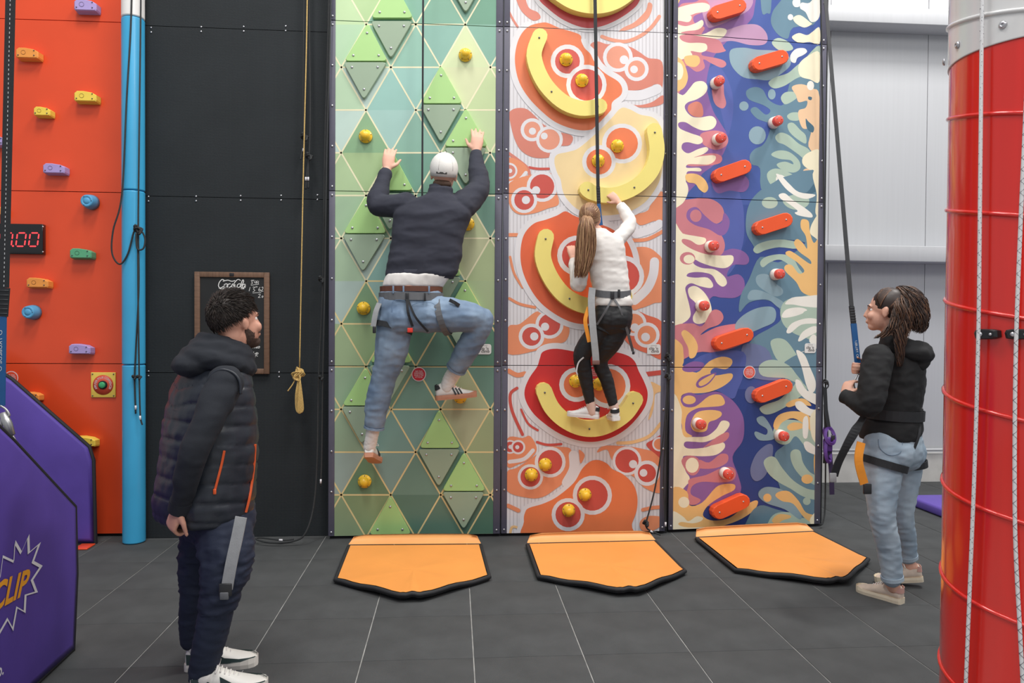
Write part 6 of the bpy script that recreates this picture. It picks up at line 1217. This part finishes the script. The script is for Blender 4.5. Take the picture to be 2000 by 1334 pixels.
    b = MB(); b.sphere(q(0, 0.03, -0.037), (0.0625, 0.0685, 0.078), 0, 24, 18, ax); b.sphere(q(0, 0.064, -0.089), (0.036, 0.034, 0.030), 0, 20, 14, ax); b.sphere(q(0, 0.092, -0.050), (0.026, 0.013, 0.009), 0, 16, 10, ax)
    bd = fuse(b, 0.004, 3, folds(0.0012, 160, (1, 1, 1), False)); bm = bmesh.new(); bm.from_mesh(bd); drop = []
    for fc in bm.faces:
        d = fc.calc_center_median() - hc; fb, du = d.dot(fw_), d.dot(u)
        keep = du < -0.078 or (fb < 0.045 and du < -0.052 + 0.9*max(0, 0.03 - abs(fb - 0.006))) or (fb > 0.07 and -0.058 < du < -0.042)
        if not keep or fb < -0.012: drop.append(fc)
    bmesh.ops.delete(bm, geom=drop, context='FACES'); bm.to_mesh(bd); bm.free()
    place(bd, 'beard', mat((74, 56, 48), 0.85, 0.25, 160), P)
    # harness strap
    ha = strap(P, 'harness_strap', [at(471, 1010, 2.95), at(463, 1050, 2.945), at(452, 1100, 2.945), at(443, 1150, 2.955)], 0.044, lgrey, SX, 0.003)
    MB().box(at(440, 1152, 2.948), (0.05, 0.008, 0.05), bev=0.004).build('buckle', buck, ha); MB().box(at(438, 1164, 2.946), (0.034, 0.01, 0.03), bev=0.004).build('strap_end', grey, ha)
standing_man()
# ---------------------------------------------------------------- woman by the column
def belaying_woman():
    Y = 4.0; f = V((-0.75, 0.66, 0)).normalized(); s = f.cross(UP)     # s: her right, away from the camera
    b = MB(); hc = at(1731, 607, 3.97); fwd = V((-0.78, 0.62, 0.02)).normalized(); upv = UP
    q, ax = head_shapes(b, hc, fwd, upv, 1.0)
    limb(b, [hc - upv*0.06 - fwd*0.01, at(1741, 652, 3.98), at(1748, 672, 3.99)], [0.05, 0.05, 0.065])
    trunk(b, [(at(1746, 905, Y), 0.11, 0.09), (at(1745, 872, Y), 0.17, 0.125), (at(1744, 812, Y), 0.135, 0.10), (at(1752, 760, Y), 0.14, 0.10), (at(1756, 715, Y), 0.155, 0.10), (at(1755, 690, Y), 0.13, 0.08), (at(1748, 668, Y), 0.055, 0.055)], s, f)
    LA = [at(1715, 700, 3.86), at(1706, 748, 3.81), at(1698, 790, 3.79), at(1676, 786, 3.85), at(1652, 775, 3.92)]
    RA = [at(1782, 702, 4.14), at(1768, 745, 4.24), at(1748, 772, 4.26), at(1718, 748, 4.14), at(1692, 723, 4.01)]
    limb(b, LA, [0.054, 0.046, 0.04, 0.036, 0.024]); limb(b, RA, [0.054, 0.046, 0.04, 0.036, 0.024])
    hand_shapes(b, at(1650, 774, 3.925), V((0.35, 0.25, 0.75)), V((0.9, 0.1, -0.3)), V((0.5, -0.7, 0.3)), 0.55, 0.86)
    tips = hand_shapes(b, at(1690, 720, 4.0), V((-1, -0.12, 0.05)), V((0, -1, 0)), UP, 1.12, 0.86)
    LL = [at(1724, 885, 3.90), at(1724, 925, 3.88), at(1722, 1002, 3.85), at(1736, 1070, 3.86), at(1743, 1130, 3.87), at(1746, 1148, 3.88)]
    RL = [at(1766, 885, 4.09), at(1764, 930, 4.08), at(1760, 1002, 4.07), at(1768, 1055, 4.11), at(1773, 1090, 4.13), at(1776, 1110, 4.13)]
    limb(b, LL, [0.09, 0.08, 0.056, 0.048, 0.036, 0.034]); limb(b, RL, [0.09, 0.08, 0.056, 0.046, 0.036, 0.034])
    h1 = on_floor(1763, 1180); t1 = on_floor(1690, 1157) - h1; t1 = V((t1.x, t1.y, 0)).normalized(); h2 = at(1803, 1134, 4.10); t2 = V((-0.90, 0.38, -0.14)).normalized()
    limb(b, [h1 + t1*0.05 + V((0, 0, 0.08)), h1 + t1*0.18 + V((0, 0, 0.035))], [0.03, 0.02]); limb(b, [h2 + t2*0.05 + V((0, 0, 0.08)), h2 + t2*0.18 + V((0, 0, 0.04))], [0.03, 0.02])
    P = place(fuse(b, 0.0055, 4), 'person', skin, label='woman with curly ponytail, black hoodie and light jeans holding a belay strap', cat='person'); eyes(q, ax, P, 0.94)
    for tp, pv, pn in tips: MB().sphere(tp - pn*0.004 + (tp - pv).normalized()*0.004, (0.006, 0.006, 0.006)).build('red_nail', mat((190, 30, 40), 0.3), P)
    blackc = mat((30, 31, 33), 0.9, 0.1, 12, 0.3, 500)
    b = MB(); trunk(b, [(at(x, y, Y), a, d) for x, y, a, d in ((1738, 856, 0.195, 0.148), (1741, 836, 0.200, 0.152), (1744, 810, 0.182, 0.138), (1750, 775, 0.180, 0.134), (1756, 730, 0.186, 0.130), (1757, 700, 0.175, 0.112), (1753, 680, 0.125, 0.092), (1746, 664, 0.068, 0.068))], s, f)
    limb(b, LA[:4] + [at(1655, 776, 3.91)], [0.078, 0.072, 0.066, 0.054, 0.035]); limb(b, RA[:4] + [at(1699, 730, 4.04)], [0.078, 0.07, 0.062, 0.05, 0.034])
    f1 = folds(0.007, 8, (1, 1, 1.9), True, 7.7); f2 = folds(0.003, 18, (1, 1, 1.5))
    ho = place(fuse(b, 0.009, 4, lambda co, n: f1(co, n) + f2(co, n)), 'hoodie', blackc, P)
    b = MB(); nb = at(1753, 672, 3.97)
    for rr, dz, tr, sh in ((0.085, 0.0, 0.034, 0.03), (0.095, -0.035, 0.038, 0.05)):
        b.tube([nb + f*(math.cos(a*math.pi/12)*rr - sh) + s*(math.sin(a*math.pi/12)*rr) + V((0, 0, dz + 0.022*math.cos(a*math.pi/12))) for a in range(24)], tr, 12, closed=True)
    b.sphere(nb - f*0.095 + V((0, 0, -0.05)), (0.085, 0.08, 0.07)); b.sphere(nb - f*0.095 + V((0, 0, -0.10)), (0.07, 0.06, 0.05))
    place(fuse(b, 0.008, 4, folds(0.006, 12, (1, 1, 2), True, 5)), 'hood', blackc, ho)
    loop_strap(ho, 'cuff', at(1654, 776, 3.915), LA[4] - LA[3], 0.036, 0.036, UP, 0.04, blackc, 0.004)
    loop_strap(P, 'bracelet', at(1650, 775, 3.926), V((-0.6, 0.3, 0.2)), 0.030, 0.027, UP, 0.008, steel, 0.002)
    b = MB(); trunk(b, [(at(1746, 912, Y), 0.115, 0.10), (at(1746, 890, Y), 0.172, 0.148), (at(1745, 866, Y), 0.182, 0.148), (at(1744, 825, Y), 0.16, 0.125)], s, f)
    limb(b, [at(1726, 872, 3.91), at(1724, 925, 3.88), at(1722, 1002, 3.85), at(1736, 1070, 3.86), at(1742.5, 1128, 3.87)], [0.108, 0.096, 0.068, 0.060, 0.052]); limb(b, [at(1764, 872, 4.08), at(1763, 930, 4.08), at(1760, 1002, 4.07), at(1768, 1052, 4.11), at(1772.5, 1086, 4.13)], [0.108, 0.094, 0.066, 0.058, 0.050])
    b.sphere(at(1742, 885, 3.90), (0.115, 0.115, 0.105)); b.sphere(at(1768, 883, 3.99), (0.105, 0.11, 0.105))
    je = place(fuse(b, 0.009, 3, folds(0.006, 11, (1, 1, 2.2), True, 12.0)), 'jeans', denim2, P)
    for c, ax_, r0 in ((at(1742.5, 1128, 3.87), at(1742.5, 1128, 3.87) - at(1736, 1070, 3.86), 0.0545), (at(1772.5, 1086, 4.13), at(1772.5, 1086, 4.13) - at(1768, 1052, 4.11), 0.0525)): loop_strap(je, 'rolled_hem', c, ax_, r0, r0, SX, 0.02, denim2, 0.004)
    bpy.context.view_layer.update()
    def on_j(px, py, lift=0.003):
        ok, p, n, i = je.ray_cast(CAM - wloc(je), ray(px, py).normalized()); return (p + n*lift + wloc(je)) if ok else at(px, py, 3.8)
    MB().tube(spline([on_j(x, y) for x, y in ((1716, 858), (1719, 876), (1737, 889), (1758, 884), (1762, 862))], 5), 0.0018, 5).build('pocket_seam', mat((110, 130, 150), 0.8), je)
    MB().box(on_j(1766, 841, 0.006), (0.03, 0.006, 0.014), bev=0.002).build('red_tag', mat((214, 40, 44), 0.6), je)
    beige = mat((214, 198, 182), 0.6, 0.12, 16); cream_ = mat((232, 220, 196), 0.55, 0.05, 14); rose = mat((206, 160, 150), 0.6)
    shoe(P, V((h1.x, h1.y, 0)), t1, UP, 0.262, (beige, cream_, rose, cotton), 'tab', 0.98); shoe(P, V((h2.x, h2.y, max(0.03, h2.z))), t2, V((-0.1, 0, 1)), 0.255, (beige, cream_, rose, cotton), 'tab', 0.98)
    # hair
    r, fw_, u = ax; hm = [mat((62, 44, 36), 0.45, 0.2, 50), mat((44, 32, 28), 0.45, 0.2, 50), mat((104, 74, 54), 0.45, 0.2, 50)]; cc_ = q(0, -0.012, 0.028); rad = (0.076, 0.096, 0.092)
    tie = at(1757, 572, 3.97); hs = MB().sphere(cc_ - fw_*0.008 + u*0.004, (rad[0]*1.05, rad[1]*1.02, rad[2]*1.04), 0, 24, 16, ax).build('hair', hm[1], P)
    def line(rnd):
        a = rnd.uniform(0, 2*math.pi); return V((math.cos(a)*0.98, 0.50 + 0.08*math.sin(a*3) - (0.62 if math.sin(a) < -0.1 else 0.28*max(0, 0.4 - math.sin(a))), math.sin(a)*0.95)).normalized()
    bs = hair_streams(cc_, ax, rad, tie, 760, 0.0030, line, hs, hm, 1.06, 9)
    for bb, m in zip(bs, hm): bb.build('hair_strands', m, hs, kind='stuff')
    bs = [MB() for _ in hm]
    tail_strands(bs, [tie, at(1768, 562, 3.95), at(1780, 580, 3.91), at(1785, 615, 3.88), at(1780, 652, 3.88)], 620, 0.0023, [0.014, 0.042, 0.072, 0.076, 0.055], 0.012, 2.6, 21)
    tail_strands(bs, [tie, at(1765, 568, 3.93), at(1764, 600, 3.87), at(1762, 635, 3.85), at(1758, 670, 3.84), at(1758, 722, 3.83)], 230, 0.0021, [0.012, 0.03, 0.05, 0.045, 0.022, 0.006], 0.010, 3.0, 22)
    tail_strands(bs, [tie, at(1757, 590, 3.89), at(1752, 625, 3.86), at(1734, 648, 3.86), at(1708, 662, 3.87)], 150, 0.002, [0.012, 0.026, 0.034, 0.028, 0.016], 0.009, 2.6, 23)
    tail_strands(bs, [tie, at(1770, 570, 3.96), at(1792, 600, 3.93), at(1799, 630, 3.91), at(1798, 652, 3.91)], 200, 0.0021, [0.012, 0.03, 0.035, 0.03, 0.015], 0.012, 2.6, 24)
    for bb, m in zip(bs, hm): bb.build('ponytail', m, hs, kind='stuff')
    MB().tube([tie + V((math.cos(a*math.pi/8)*0.016, math.sin(a*math.pi/8)*0.02, 0.004)) for a in range(16)], 0.005, 8, closed=True).build('hair_tie', trim, hs)
    # harness
    ha = loop_strap(P, 'harness_belt', at(1744, 808, Y), V((0.05, 0, 1)), 0.200, 0.156, s, 0.055, webbing, 0.003, 32)
    cN = at(1796, 808, 3.93); MB().box(cN, (0.03, 0.03, 0.06), bev=0.005).build('buckle', buck, ha); MB().tube([cN + V((0.012*math.cos(a*math.pi/6), 0, 0.02 + 0.014*math.sin(a*math.pi/6))) for a in range(12)], 0.004, 6, closed=True).build('ring', steel, ha)
    loop_strap(ha, 'leg_loop', at(1726, 905, 3.895), V((0.28, 0, 1)), 0.121, 0.121, SX, 0.040, webbing, 0.003); loop_strap(ha, 'leg_loop', at(1766, 905, 4.08), V((-0.1, 0, 1)), 0.118, 0.118, SX, 0.036, webbing, 0.003)
    strap(ha, 'riser', [at(1796, 822, 3.88), at(1795, 850, 3.835), at(1782, 882, 3.83), at(1764, 903, 3.845)], 0.014, webbing, SX)
    strap(ha, 'hanging_strap', [at(1688, 812, 3.84), at(1674, 835, 3.80), at(1655, 868, 3.79), at(1637, 905, 3.80), at(1629, 930, 3.81)], 0.046, webbing, V((0.75, 0, 0.6)), 0.003); MB().box(at(1627, 933, 3.80), (0.036, 0.012, 0.05), bev=0.004).build('strap_buckle', lgrey, ha)
    strap(ha, 'orange_strap', [at(1682, 864, 3.79), at(1677, 900, 3.775), at(1688, 945, 3.78)], 0.045, ostrap, SX, 0.003); MB().box(at(1694, 955, 3.782), (0.045, 0.012, 0.055), bev=0.004).build('strap_end', buck, ha)
belaying_woman()
